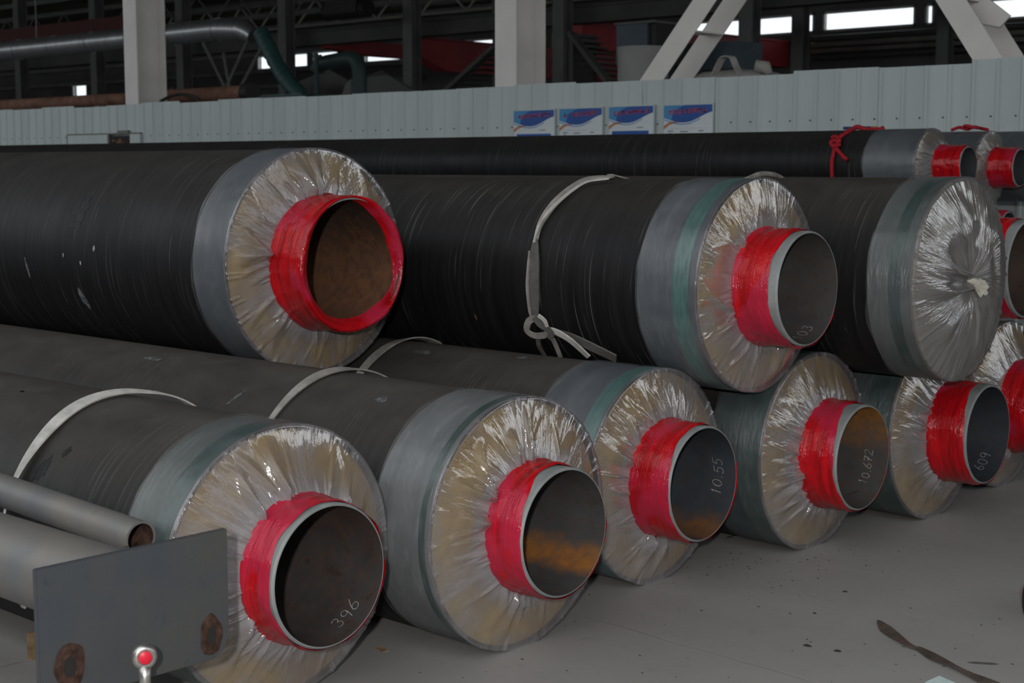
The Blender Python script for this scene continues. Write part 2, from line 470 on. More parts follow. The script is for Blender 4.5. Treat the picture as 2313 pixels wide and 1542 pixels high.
# roof: far slope seen under the crown of the hall, then flat over the bay
rf = MB()
rf.add([(X0, FAR_Y + .3, 7.7), (X1, FAR_Y + .3, 7.7), (X1, 22, 10.2), (X0, 22, 10.2)], [(0, 1, 2, 3)])
rf.add([(X0, 22, 10.2), (X1, 22, 10.2), (X1, -0.5, 8.2), (X0, -0.5, 8.2)], [(0, 1, 2, 3)])  # near edge stops short to let in sky light
roof = rf.build('ceiling', MT['roof'])
tag(roof, kind='structure')
for k in range(9):                       # purlins below the far slope
    y = FAR_Y - 0.6 - k * 2.0
    z = 7.7 + (FAR_Y - y) * 2.5 / 22 - .14
    MB().box((X0, y - .06, z - .1), (-8, y + .06, z + .1)).build('purlin', MT['fardark'], roof)

# far wall with its band of windows
def holes_wall(name, xa, xb, za, zb, y, holes, mat, th=0.25):
    xs = sorted({xa, xb, *[h[0] for h in holes], *[h[1] for h in holes]})
    zs = sorted({za, zb, *[h[2] for h in holes], *[h[3] for h in holes]})
    b = MB()
    for i in range(len(xs) - 1):
        for j in range(len(zs) - 1):
            cx, cz = (xs[i] + xs[i + 1]) / 2, (zs[j] + zs[j + 1]) / 2
            if any(h[0] < cx < h[1] and h[2] < cz < h[3] for h in holes): continue
            b.box((xs[i], y, zs[j]), (xs[i + 1], y + th, zs[j + 1]))
    return tag(b.build(name, mat), kind='structure')
MT['skyblock'] = plain('dark_sky_block', (0.055, 0.055, 0.053), 0.8, 0, 0.2, 0.4)  # dark surface of the added walls that block the sky
wz0, wz1 = at_y(1750, 80, FAR_Y).z, at_y(1750, 36, FAR_Y).z
holes = []
wx = [at_y(p, 60, FAR_Y).x for p in (575, 700, 815, 925, 1045, 1240, 1400, 1697, 1849, 2078, 2120, 2330)]
for i in range(0, len(wx) - 1):
    g = 0.16
    holes.append((wx[i] + g, wx[i + 1] - g, wz0, wz1))
for a, b in (((165, 225), (196, 190)), ((383, 215), (393, 198)), ((425, 104), (505, 88)), ((577, 213), (590, 203))):
    p, q = at_y(*a, FAR_Y), at_y(*b, FAR_Y)
    holes.append((p.x, q.x, p.z, q.z))
holes_wall('wall_far', X0, X1, 0, 8.2, FAR_Y, holes, MT['farwall'])
MB().box((X0 - .3, -7, 0), (X0, FAR_Y, 8.2)).build('wall_left', MT['farwall'])['kind'] = 'structure'
for i, (a, b, c, d) in enumerate(holes):
    fr = MB()
    t = 0.07
    y = FAR_Y - .02
    fr.box((a, y, c), (b, y + .1, c + t)).box((a, y, d - t), (b, y + .1, d)).box((a, y, c), (a + t, y + .1, d)).box((b - t, y, c), (b, y + .1, d))
    o = tag(fr.build('window_%d' % (i + 1), MT['pale']), kind='structure')
    n = max(1, round((b - a) / 2.6))
    for k in range(n):
        u0, u1 = a + (b - a) * k / n, a + (b - a) * (k + 1) / n
        MB().box((u0 + .03, y + .04, c + t), (u1 - .03, y + .05, d - t)).build('pane', MT['pane'], o)
        if k: MB().box((u0 - .03, y, c + t), (u0 + .03, y + .1, d - t)).build('mullion', MT['pale'], o)
# rails and service pipes along the far wall
wall_rails = [(at_y(1800, y, FAR_Y - .5).z, r, m) for y, r, m in ((104, .09, 'pale'), (118, .08, 'pale'), (90, .09, 'fardark'), (133, .07, 'fardark'))]
for k, (z, r, m) in enumerate(wall_rails):
    o = MB().tube([(-26.5, FAR_Y - .5, z), (8, FAR_Y - .5, z)], r, 8).build('service_pipe', MT[m], smooth=True)
    tag(o, ['pale service pipe just below the far windows', 'lower pale service pipe along the far wall', 'thick dark pipe directly under the far window band', 'thin dark pipe lowest along the far wall'][k], 'pipe', 'service pipes along the far wall')
for k, py in enumerate((150, 185, 215)):
    z = at_y(250, py, FAR_Y - .2).z
    MB().box((X0, FAR_Y - .25, z - .08), (-45, FAR_Y - .02, z + .08)).build('trim_%d' % (k + 1), MT['fardark'])['kind'] = 'structure'

MB().box((X0, -7.3, 0), (X1, -7, 4.6)).build('wall_front_skyblock', MT['skyblock'])['kind'] = 'structure'  # unseen, added so the sky does not reflect in the pipe sides
MB().box((X1, -7, 0), (X1 + .3, FAR_Y, 4.6)).build('wall_right_skyblock', MT['skyblock'])['kind'] = 'structure'  # unseen, added to hold back sky light from the right
# partition of ribbed sheet panels behind the pipes
part = tag(MB().box((-20.6, FENCE_Y + .03, 0), (-3.2, FENCE_Y + .07, .12)).box((-20.6, FENCE_Y + .03, 1.75), (-3.2, FENCE_Y + .07, 1.81)).build('wall_partition', MT['column']), kind='structure')
PW, RIBS = 0.76, 4
def panel_mesh():
    b = MB()
    sp = PW / RIBS
    prof = []
    for k in range(RIBS):
        x = k * sp
        prof += [(x, 0.0), (x + .012, -.016), (x + .034, -.016), (x + .046, 0.0)]
    prof.append((PW - .002, 0.0))
    n = len(prof)
    vs = []
    for z in (0.0, 1.0):
        vs += [(x, y, z) for x, y in prof]
    for z in (0.0, 1.0):
        vs += [(x, y + .006, z) for x, y in prof]
    fs = []
    for k in range(n - 1):
        fs.append((k, k + 1, n + k + 1, n + k))
        fs.append((2 * n + k, 3 * n + k, 3 * n + k + 1, 2 * n + k + 1))
        fs.append((n + k, n + k + 1, 3 * n + k + 1, 3 * n + k))
    fs.append((0, n, 3 * n, 2 * n)); fs.append((n - 1, 3 * n - 1 - n + n, 4 * n - 1, 2 * n - 1)) if False else None
    b.add(vs, fs)
    return b
pm = None
sm = None
npan = int((20.3 - 3.3) / PW)
for k in range(npan):
    x = -20.3 + k * PW
    h = 2.245 + rnd.uniform(-.012, .012) + (0.03 if x > -5.2 else 0)
    if pm is None:
        o = panel_mesh().build('panel', MT['fence'], part); pm = o.data
        s = MB()
        for r in range(RIBS):
            s.box((PW / RIBS * (r + .86) - .006, -.007, -.006), (PW / RIBS * (r + .86) + .006, 0, .006))
        so = s.build('screws', MT['screw'], o); sm = so.data
    else:
        o = link('panel', pm, part); so = link('screws', sm, o)
    o.location = (x, FENCE_Y + rnd.uniform(-.004, .004), 0)
    o.scale = (1, 1, h)
    o.rotation_euler = (0, 0, rnd.uniform(-.006, .006))
    so['kind'] = 'stuff'
    so.location = (0, 0, 1.86 / h)
    so.scale = (1, 1, 1 / h)

# ------------------------------------------------------------------ insulated pipes
def fold_field(rng, n, s0=(0, .8), wr=(.012, .06), ar=(.004, .016)):
    return [(rng.uniform(0, 2 * math.pi), rng.uniform(*wr), rng.uniform(*ar), rng.uniform(*s0), rng.gauss(0, .20), rng.random()) for _ in range(n)]

def film_obj(name, parent, loc, R, ri, L, xw, seed, mat_face, mat_collar, nseg=540, nface=22, folds=95, bag=False, amp=1.0, dense=1.0):
    """collar sleeve and gathered end sheet as one film"""
    rng = random.Random(seed)
    th = np.arange(nseg) / nseg * 2 * math.pi
    G, A, rows = [], [], []
    off = seed * 7.31
    cs = [mn.noise(Vector((math.cos(t) * 2.3 + off, math.sin(t) * 2.3, 0))) for t in th]
    # collar
    nc = 12
    for i in range(nc):
        x = -L + L * i / (nc - 1) * .985
        ring = []
        for k, t in enumerate(th):
            e = mn.noise(Vector((math.cos(t) * 9 + off, math.sin(t) * 9, x * 6))) * .0022
            xx = x + (cs[k] * .018 if i == 0 else 0)
            r = R + .0060 + e + (.001 if i == 0 else 0)
            ring.append((xx, r * math.cos(t), r * math.sin(t)))
            A.append((math.cos(t) * 5 + off, math.sin(t) * 5, x * 95)); G.append(0.0)
        rows.append(ring)
    F1 = fold_field(rng, folds, (.0, .85)) + fold_field(rng, folds // 6, (.0, .45), (.05, .14), (.012, .036))
    F1 = [f for f in F1 if mn.noise(Vector((math.cos(f[0]) * 2.6 + off, math.sin(f[0]) * 2.6, 4))) > rng.uniform(-.45, .25)]
    F2 = fold_field(rng, folds // 2, (.0, .3), (.006, .03), (.003, .009))
    hs = np.zeros((nface, nseg))
    for j in range(nface):
        s = j / (nface - 1)
        for (t0, wd, am, s0, sk, q) in F1:
            if s <= s0: continue
            e = ((s - s0) / (1 - s0)) ** .8 * (1.0 if q < .7 else 1.5) * (1 - .85 * max(0, (s - .78) / .22))
            d = np.abs((th - t0 - sk * (1 - s) + math.pi) % (2 * math.pi) - math.pi)
            hs[j] = np.maximum(hs[j], am * e * np.clip(1 - d / (wd * (1.35 - .5 * s)), 0, 1))
        for (t0, wd, am, s0, sk, q) in F2:
            if s > .15 + s0: continue
            e = 1 - s / (.15 + s0 + .01)
            d = np.abs((th - t0 + math.pi) % (2 * math.pi) - math.pi)
            hs[j] = np.maximum(hs[j], am * .8 * e * np.clip(1 - d / wd, 0, 1))
    hs *= amp * (1.0 if bag else 1.45)
    for j in range(nface):
        s = j / (nface - 1)
        ring = []
        for k, t in enumerate(th):
            rr0 = R + .005 + max(0, cs[k]) * .010 * (1 - s)
            r = rr0 + (ri - rr0) * s
            if bag:
                x = .008 + .055 * math.sin(math.pi * min(1, s * .8)) + mn.noise(Vector((r * 9 * math.cos(t) + off, r * 9 * math.sin(t), 1))) * .022 * math.sin(math.pi * min(1, s * 1.1))
                x = max(x, .006)
            else:
                x = .008 + (xw - .008) * s ** 1.6 + .006 * math.sin(math.pi * s) * (1 + cs[k])
            if not bag: r -= .006 * max(0, (s - .9) / .1)
            x += hs[j][k]
            r -= hs[j][k] * .25
            ring.append((x, r * math.cos(t), r * math.sin(t)))
            A.append((math.cos(t) * 10 + off, math.sin(t) * 10, s * 1.2)); G.append(max(0.0, (s - .55) / .45) ** 1.5)
        rows.append(ring)
    n = len(rows)
    verts = [p for ring in rows for p in ring]
    faces, mi = [], []
    for i in range(n - 1):
        a, c = i * nseg, (i + 1) * nseg
        for k in range(nseg):
            faces.append((a + k, c + k, c + (k + 1) % nseg, a + (k + 1) % nseg))
            mi.append(0 if i < nc - 1 else 1)
    me = bpy.data.meshes.new(name)
    me.from_pydata(verts, [], faces)
    me.materials.append(mat_collar); me.materials.append(mat_face)
    me.polygons.foreach_set('material_index', mi)
    me.polygons.foreach_set('use_smooth', [True] * len(faces))
    at = me.attributes.new('fold', 'FLOAT_VECTOR', 'POINT')
    at.data.foreach_set('vector', [c for p in A for c in p])
    ag = me.attributes.new('gather', 'FLOAT', 'POINT')
    ag.data.foreach_set('value', G)
    me.update()
    return link(name, me, parent, loc)

def wrap_obj(parent, loc, ro, x0, xs, gaps, seed, mat, lip=0.0, nseg=200):
    """red stretch film wound on the bare steel end; gaps = bare width at left, top, right, bottom"""
    rng = random.Random(seed)
    off = seed * 3.7
    gl, gt, gr, gb = gaps
    th = [2 * math.pi * k / nseg for k in range(nseg)]
    rows = []
    nr = 14
    for i in range(nr):
        s = i / (nr - 1)
        ring = []
        for t in th:
            c, sn = math.cos(t), math.sin(t)
            q = (gr if c > 0 else gl) * c * c + (gt if sn > 0 else gb) * sn * sn
            q += mn.noise(Vector((c * 2.5 + off, sn * 2.5, 3))) * .010
            q = max(q, -.004 if lip else .0015)
            b = mn.noise(Vector((c * 2 + off, sn * 2, 9))) * .010
            xa, xb = x0 + b, xs - q + (lip and .006)
            x = xa + (xb - xa) * s
            e = abs(mn.noise(Vector((c * 1.2 + off, sn * 1.2, x * 55 + c * 2)))) * .007
            e += mn.noise(Vector((c * 5 + off, sn * 5, x * 20))) * .003
            edge = .004 if i in (0, nr - 1) else 0
            ring.append((x, (ro + .005 + e - edge + .010 * max(0, 1 - s * 4)) * c, (ro + .005 + e - edge + .010 * max(0, 1 - s * 4)) * sn))
        rows.append(ring)
    if lip:
        for i in range(1, 6):
            s = i / 5
            ring = []
            for k, t in enumerate(th):
                c, sn = math.cos(t), math.sin(t)
                dd = lip * (.50 + .55 * mn.noise(Vector((c * 1.3 + off, sn * 1.3, 5))) + .25 * max(0, -sn) + .20 * max(0, -c))
                x = xs + .006 * (1 - s) + .010 * math.sin(math.pi * s) + mn.noise(Vector((c * 4, sn * 4, s * 3 + off))) * .005 * s - .03 * s
                r = ro + .003 - dd * s + mn.noise(Vector((c * 3 + off, sn * 3, s * 2))) * .004 * s
                ring.append((x, r * c, r * sn))
            rows.append(ring)
    b = MB()
    b.v = [p for r in rows for p in r]
    for i in range(len(rows) - 1):
        for k in range(nseg):
            b.f.append((i * nseg + k, (i + 1) * nseg + k, (i + 1) * nseg + (k + 1) % nseg, i * nseg + (k + 1) % nseg))
            b.mi.append(0)
    return b.build('red_wrap', mat, parent, loc, smooth=True)

def arc(cx, cy, rx, ry, a0, a1, n=9):
    return [(cx + rx * math.cos(math.radians(a0 + (a1 - a0) * i / n)), cy + ry * math.sin(math.radians(a0 + (a1 - a0) * i / n))) for i in range(n + 1)]
DIG = {
    '0': [arc(.30, .5, .26, .48, 80, 440, 14)],
    '1': [[(.22, .82), (.34, 1.0), (.32, .5), (.30, 0.0)]],
    '2': [arc(.28, .74, .24, .25, 165, -30, 8) + [(.05, .03), (.62, .0)]],
    '3': [arc(.26, .76, .22, .23, 150, -80, 8) + arc(.26, .27, .26, .27, 80, -150, 9)],
    '5': [[(.58, 1.0), (.14, .96), (.10, .58)] + arc(.28, .33, .27, .31, 115, -140, 10)],
    '6': [[(.46, 1.02), (.20, .66), (.06, .34)] + arc(.30, .26, .25, .25, 180, 520, 13)],
    '7': [[(.04, .96), (.56, .98), (.36, .5), (.22, 0)], [(.14, .48), (.52, .52)]],
    '9': [arc(.28, .72, .22, .25, 20, 380, 13) + [(.50, .5), (.40, 0)]],
    '.': [[(.16, .02), (.20, .07)]],
    ' ': [],
}
def chalk(text, parent, loc, r, th0, x0, size, slant=0.12, pitch=0.74, wd=0.0018):
    b = MB()
    rng = random.Random(len(text) + int(th0))
    u = 0
    for ch in text:
        dy = rng.uniform(-.08, .08)
        for st in DIG[ch]:
            for (ax, ay), (bx, by) in zip(st[:-1], st[1:]):
                p = Vector(((u + ax + slant * ay) * size, (ay + dy) * size)); q = Vector(((u + bx + slant * by) * size, (by + dy) * size))
                d = (q - p)
                if d.length < 1e-6: continue
                s = Vector((-d.y, d.x)).normalized() * wd / 2 * rng.uniform(.7, 1.2)
                e = d.normalized() * wd * .4
                vs = []
                for w_ in (p - e + s, q + e + s, q + e - s, p - e - s):
                    t = th0 + w_.x / r
                    vs.append((x0 - w_.y, (r - .0012) * math.cos(t), (r - .0012) * math.sin(t)))
                b.add(vs, [(0, 1, 2, 3)])
        u += pitch * (.55 if ch in '. ' else 1)
    return b.build('chalk_number', MT['chalk'], parent, loc)

def insulated_pipe(label, xe, y, z, R, rs, out, L, wrap0, gaps, seed, collar, bore, teal=None, streak=1.0, dust=1.0, num=None, bag=False, lip=0.0, group='insulated pipes in the front stack', length=12.0, lowres=False, amp=1.0, film=None, base=0.0):
    root = empty('insulated_pipe', (xe, y, z - R), label, 'pipe', group)
    loc = (0, 0, R)
    n = 72 if lowres else 128
    cw = .010
    cm = casing_mat('black_polyethylene_%d' % seed, seed * 1.37, streak, dust)
    revolve([(-length, R - cw), (-length, R), (-L - .02, R), (-.002, R), (-.002, R - cw)], n).build('casing', cm, root, loc, smooth=True, auto=40)
    col = revolve([(-L + .004, R + .0022), (-L * .5, R + .0024), (-.0025, R + .0022), (-.0022, R + .0008)], n).build('end_collar', collar, root, loc, smooth=True, auto=40)
    if teal:
        ta, tb, tm = teal
        revolve([(ta, R + .0030), (ta + .001, R + .0042), (tb - .001, R + .0042), (tb, R + .0030)], n).build('teal_band', tm, root, loc, smooth=True, auto=40)
    ro = rs + .008
    revolve([(-.05, R - cw), (-.012, R - cw), (-.010, R - cw - .004), (-.006, ro + .03), (-.006, ro)], n).build('foam_core', MT['foam'], root, loc, smooth=True, auto=30)
    if bag:
        revolve([(-2.5, ro), (-.008, ro), (-.008, rs), (-2.5, rs)], n, [0, 0, 1]).build('steel_pipe', [MT['primer'], bore], root, loc, smooth=True, auto=40)
        film_obj('plastic_bag', root, loc, R, .020, L, .1, seed, film or MT['film_bag'], MT['film_collar'], bag=True, folds=120, amp=1.3, nface=30)
        # twisted tail of the bag
        kb = MB()
        pts = [(.030, 0, 0), (.052, .002, -.004), (.068, .006, -.010), (.082, .014, -.020), (.088, .026, -.032), (.086, .036, -.040)]
        vs, fs = [], []
        m_, q_ = len(pts), 26
        rr = [.022, .014, .018, .026, .027, .010]
        for i, p in enumerate(pts):
            for k in range(q_):
                t = 2 * math.pi * k / q_
                r_ = rr[i] * (1 + .22 * math.cos(5 * t + i) + .12 * math.sin(9 * t))
                vs.append((p[0] + r_ * .3 * math.cos(t), p[1] + r_ * math.cos(t), p[2] + r_ * math.sin(t)))
        for i in range(m_ - 1):
            for k in range(q_):
                fs.append((i * q_ + k, i * q_ + (k + 1) % q_, (i + 1) * q_ + (k + 1) % q_, (i + 1) * q_ + k))
        fs.append(tuple((m_ - 1) * q_ + k for k in range(q_)))
        k_ = kb.add(vs, fs).build('bag_knot', plain('milky_bag_knot', (0.50, 0.47, 0.40), 0.4, 0, 0.2, 30, 0.5, bmp=0.5), root, loc, smooth=True, auto=50)
        k_['label'] = 'cream twisted knot closing the bag'
    else:
        chunk = .0018
        st = revolve([(-length, ro), (out - .006, ro), (out, rs + .003), (out, rs), (out - 1.2, rs), (-length, rs)], n, [0, 0, 0, 1, 1]).build('steel_pipe', [MT['primer'], bore], root, loc, smooth=True, auto=35)
        film_obj('plastic_cap', root, loc, R, ro + .006, L, wrap0 + .015, seed, film or MT['film'], MT['film_collar'], nseg=300 if lowres else 540, nface=14 if lowres else 22, folds=50 if lowres else 88, amp=amp)
        wrap_obj(root, loc, ro, wrap0, out, gaps, seed, red_mat('red_stretch_film_%d' % seed, seed * 2.3), lip)
        if num:
            text, thd, xo, size = num
            chalk(text, st, (0, 0, 0), rs, math.radians(thd), out - xo, size)
    return root

bluegrey = collar_mat('blue_grey_collar', (0.050, 0.062, 0.076), (0.080, 0.092, 0.104), 1.0)
paleg = collar_mat('pale_grey_collar', (0.088, 0.096, 0.102), (0.140, 0.148, 0.154), 2.0)
darkteal = collar_mat('dark_teal_collar', (0.022, 0.040, 0.042), (0.038, 0.058, 0.058), 3.0)
greyteal = collar_mat('grey_teal_collar', (0.054, 0.068, 0.070), (0.085, 0.096, 0.096), 4.0)

insulated_pipe('nearest black insulated pipe on the floor, behind the steel plate, chalked 396', -3.273, 2.624, .390, .390, .193, .206, .215, .072, (.014, .020, .003, .004), 11, greyteal,
               bore_mat('bore_dark_brown', 1, (.040, .036, .036), brown=.55, amount=.25, th0=50, width=40, rust=(.10, .035, .014)), (-.085, -.006, MT['teal_dark']), num=('396', -66, .055, .046))
insulated_pipe('black insulated pipe on the floor with pale grey collar and narrow dark teal ring', -3.086, 3.414, .394, .394, .192, .185, .250, .040, (.004, .045, .002, .002), 12, paleg,
               bore_mat('bore_orange_low', 2, (.046, .045, .046), th0=-38, width=20, amount=.95, rust=(.27, .105, .022), brown=.25), (-.046, -.018, MT['teal_dark']))
insulated_pipe('black insulated pipe on the floor whose steel bore is chalked 10.55', -3.229, 4.307, .387, .387, .198, .209, .310, .030, (.004, .028, .002, .008), 13, bluegrey,
               bore_mat('bore_blue_black', 3, (.030, .036, .044), th0=-72, width=30, amount=.85, rust=(.19, .075, .02), brown=.25), (-.075, -.010, MT['teal']), num=('10.55', -24, .055, .042))
insulated_pipe('black insulated pipe on the floor with dark teal collar, bore chalked 10.672', -3.071, 5.125, .385, .385, .197, .218, .235, .052, (.005, .052, .002, .004), 14, darkteal,
               bore_mat('bore_orange_top', 4, (.048, .048, .048), th0=72, width=75, amount=1.0, rust=(.40, .16, .028), brown=.6), (-.10, -.004, MT['teal_dark']), num=('10.672', -44, .065, .036))
insulated_pipe('black insulated pipe on the floor below the tied bag end, bore chalked 609', -2.961, 5.920, .387, .387, .200, .243, .235, .064, (.010, .050, .002, .004), 15, darkteal,
               bore_mat('bore_navy', 5, (.024, .029, .036), brown=.15), (-.12, -.004, MT['teal_dark']), num=('609', -62, .06, .046))
insulated_pipe('rightmost black insulated pipe of the bottom row, cut by the right edge', -3.02, 6.735, .387, .387, .200, .235, .235, .06, (.010, .04, .002, .004), 16, darkteal,
               bore_mat('bore_navy_b', 6, (.024, .029, .036), brown=.15), (-.12, -.004, MT['teal_dark']))
insulated_pipe('thickest black insulated pipe on top at the left, rust brown bore edged in red', -4.500, 3.800, 1.130, .434, .245, .214, .200, .030, (0, 0, 0, 0), 17, bluegrey,
               bore_mat('bore_rust_brown', 7, (.036, .026, .022), brown=.85, th0=-30, width=80, amount=.75, rust=(.19, .085, .042)), None, lip=.055, streak=1.2, dust=.55, amp=1.25)
insulated_pipe('black insulated pipe on top in the middle with teal ring, bore chalked 103', -3.084, 4.724, 1.059, .391, .201, .214, .265, .018, (.036, .034, .004, .003), 18, bluegrey,
               bore_mat('bore_slate', 8, (.046, .044, .044), brown=.3), (-.105, -.035, MT['teal']), num=('103', -75, .055, .044), streak=1.6, dust=.5)
insulated_pipe('black insulated pipe on top whose end is closed with a knotted clear bag', -2.678, 5.523, 1.056, .393, .20, .1, .185, .1, (0, 0, 0, 0), 19, greyteal,
               bore_mat('bore_bagged', 9), (-.095, -.045, MT['teal_dark']), bag=True, dust=.8)
insulated_pipe('rightmost black insulated pipe on top, behind the tied bag, cut by the edge', -3.05, 6.325, 1.056, .391, .205, .300, .22, .10, (.03, .045, .003, .003), 20, greyteal,
               bore_mat('bore_brown_b', 10, (.045, .034, .030), brown=.6), (-.09, -.03, MT['teal_dark']))

def mark(px, py, wd, ht, y, z, R, mat, seed, name, parent, tilt=0.0):
    # irregular scuff or bruise on the casing skin, wd along the pipe, ht round it
    c = on_pipe(px, py, y, z, R, 0)
    t0 = math.atan2(c.z - z, c.y - y)
    rg = random.Random(seed)
    n = 18
    rim = []
    for k in range(n):
        a = 2 * math.pi * k / n
        q = rg.uniform(.65, 1.1)
        u, v = wd / 2 * q * math.cos(a), ht / 2 * q * math.sin(a)
        rim.append((u + v * tilt, v))
    vs = []
    for u, v in [(0, 0)] + rim:
        t = t0 + v / R
        vs.append((c.x + u, y + (R + .0009) * math.cos(t), z + (R + .0009) * math.sin(t)))
    o = MB().add(vs, [(0, 1 + k, 1 + (k + 1) % n) for k in range(n)]).build(name, mat, parent)
    o.matrix_parent_inverse = Matrix.Translation(-Vector(parent.location))
    return o
def on_pipe(px, py, y, z, R, lift=.008):
    d = ray(px, py)
    Rr = R + lift
    a = d.y ** 2 + d.z ** 2
    b = 2 * (d.y * (CAM.y - y) + d.z * (CAM.z - z))
    c = (CAM.y - y) ** 2 + (CAM.z - z) ** 2 - Rr * Rr
    D = b * b - 4 * a * c
    t = -b / (2 * a) if D < 0 else (-b - math.sqrt(D)) / (2 * a)
    return CAM + d * t
MT['bruise'] = plain('wet_black_patch', (0.004, 0.004, 0.005), 0.5, 0, 0.2, 20, 0.2)
MT['scuff'] = plain('pale_scuff', (0.10, 0.105, 0.11), 0.8, 0, 0.7, 60, 0.2, bmp=0.4)
MT['fleck'] = plain('white_fleck', (0.30, 0.31, 0.31), 0.8, 0, 0.2, 60, 0.2)
pipes = [o for o in bpy.data.objects if o.name.startswith('insulated_pipe')]
pipes.sort(key=lambda o: o.name)
B1p, B2p, B3p, T1p, T2p = pipes[0], pipes[1], pipes[2], pipes[6], pipes[7]
q1, q2, q3, qT, qU = (2.624, .390, .390), (3.414, .394, .394), (4.307, .387, .387), (3.800, 1.130, .434), (4.724, 1.059, .391)
mark(178, 478, .13, .17, *qT, MT['bruise'], 1, 'bruise', T1p, -.25)
mark(212, 561, .016, .026, *qT, MT['fleck'], 2, 'fleck', T1p)
mark(182, 594, .012, .020, *qT, MT['fleck'], 3, 'fleck', T1p)
mark(143, 576, .010, .022, *qT, MT['fleck'], 4, 'fleck', T1p)
mark(188, 672, .045, .11, *qT, MT['scuff'], 5, 'scuff', T1p, .2)
mark(62, 605, .02, .11, *qT, MT['scuff'], 6, 'scuff', T1p, .2)
mark(150, 1021, .035, .045, *q1, MT['bruise'], 7, 'bruise', B1p, -.2)
mark(96, 1058, .06, .10, *q1, MT['bruise'], 8, 'bruise', B1p, -.3)
mark(50, 884, .03, .012, *q1, MT['bruise'], 10, 'bruise', B1p)
mark(345, 810, .12, .035, *q2, MT['scuff'], 11, 'scuff', B2p)
mark(532, 898, .02, .10, *q2, MT['scuff'], 12, 'scuff', B2p, -.4)
mark(862, 902, .06, .04, *q2, MT['scuff'], 13, 'scuff', B2p)
mark(955, 795, .12, .04, *q3, MT['scuff'], 14, 'scuff', B3p)
mark(1185, 808, .07, .04, *q3, MT['scuff'], 15, 'scuff', B3p)
mark(1075, 716, .010, .030, *qU, plain('rust_fleck', (0.16, 0.06, 0.03), 0.8), 16, 'fleck', T2p)

# thinner pipes stacked behind, on trestles
KR, KS = .232, .115
kz = 1.500
K = [('thin black insulated pipe in the rear stack with the red rope knot', -4.53, 8.90, kz, .25, .06),
     ('thin black insulated pipe in the rear stack with a folded red rope on top', -4.36, 9.37, kz - .012, .21, .03),
     ('thin black insulated pipe in the rear stack nearest the ribbed partition', -4.22, 9.84, kz - .005, .22, .05),
     ('thin black insulated pipe in the lower layer of the rear stack, nearest the front pipes', -4.40, 8.665, kz - .405, .25, .05),
     ('thin black insulated pipe in the lower layer of the rear stack, second from the front', -4.36, 9.135, kz - .408, .25, .05)]
kbore = bore_mat('bore_thin_slate', 12, (.040, .045, .052), brown=.1)
for i, (lb, x, y, z, out, w0) in enumerate(K):
    insulated_pipe(lb, x, y, z, KR, KS, out, .36, w0, (.004, .004, .003, .003), 31 + i, bluegrey, kbore, None, dust=.35, group='thin pipes in the rear stack', lowres=True, length=11.7, film=MT['film_grey'])
tz = kz - .405 - KR
for x, lb in ((-5.6, 'near'), (-10.3, 'middle'), (-15.4, 'far')):
    t = empty('pipe_trestle', (x, 9.2, 0), 'timber trestle under the %s end of the rear pipe stack' % lb if lb != 'middle' else 'timber trestle under the middle of the rear pipe stack', 'trestle', 'trestles under the rear stack')
    MB().box((-.08, -.85, tz - .14 - .002), (.08, 1.0, tz - .002)).build('beam', MT['timber'], t)
    for yy in (-.7, .85):
        MB().box((-.07, yy - .07, 0), (.07, yy + .07, tz - .142)).build('leg', MT['timber'], t)
    MB().box((-.03, -.7, .25), (.03, .85, .37)).build('stretcher', MT['timber'], t)
    MB().box((-.06, .54, tz), (.06, .76, kz - .005 - KR - .010)).build('chock', MT['timber'], t)

# ------------------------------------------------------------------ slings and ropes
def sling(label, xe, y, z, R, th_a, th_b, wfun, xfun, mat, n=60, lift=None, group='lifting slings'):
    pts, dirs, ws = [], [], []
    for i in range(n + 1):
        f = i / n
        t = math.radians(th_a + (th_b - th_a) * f)
        r = R + .010 + (lift(f) if lift else 0)
        pts.append((xe + xfun(f), y + r * math.cos(t), z + r * math.sin(t)))
        tw = wfun(f)[1]
        rad = Vector((0, math.cos(t), math.sin(t)))
        dirs.append(Vector((1, 0, 0)) * math.cos(tw) + rad * math.sin(tw))
        ws.append(wfun(f)[0])
    o = MB().ribbon(pts, dirs, ws, .006).build('lifting_sling', mat, smooth=False)
    return tag(o, label, 'sling', group)
sling('white webbing sling around the nearest floor pipe beside the grey pipes', -4.06, 2.624, .390, .398, 212, 48, lambda f: (.020 + .022 * math.sin(math.pi * min(1, max(0, (f - .15) / .7))) ** 2, .5 * math.sin(f * 7)), lambda f: -.02 + .03 * f + .006 * math.sin(f * 17), MT['webbing_white'], lift=lambda f: .018 * max(0, f - .82) / .18)
sling('grey webbing sling around the floor pipe with the pale collar', -3.93, 3.414, .394, .398, 230, 60, lambda f: (.028 + .012 * math.sin(f * 8 + 1), .35 * math.sin(f * 6 + 1)), lambda f: -.01 + .02 * f + .006 * math.sin(f * 13), MT['webbing'])
sling('grey webbing sling around the floor pipe chalked 10.55', -4.51, 4.307, .387, .391, 230, 55, lambda f: (.030 + .012 * math.sin(f * 8 + 2), .35 * math.sin(f * 6 + 2)), lambda f: .005 * math.sin(f * 13), MT['webbing'])

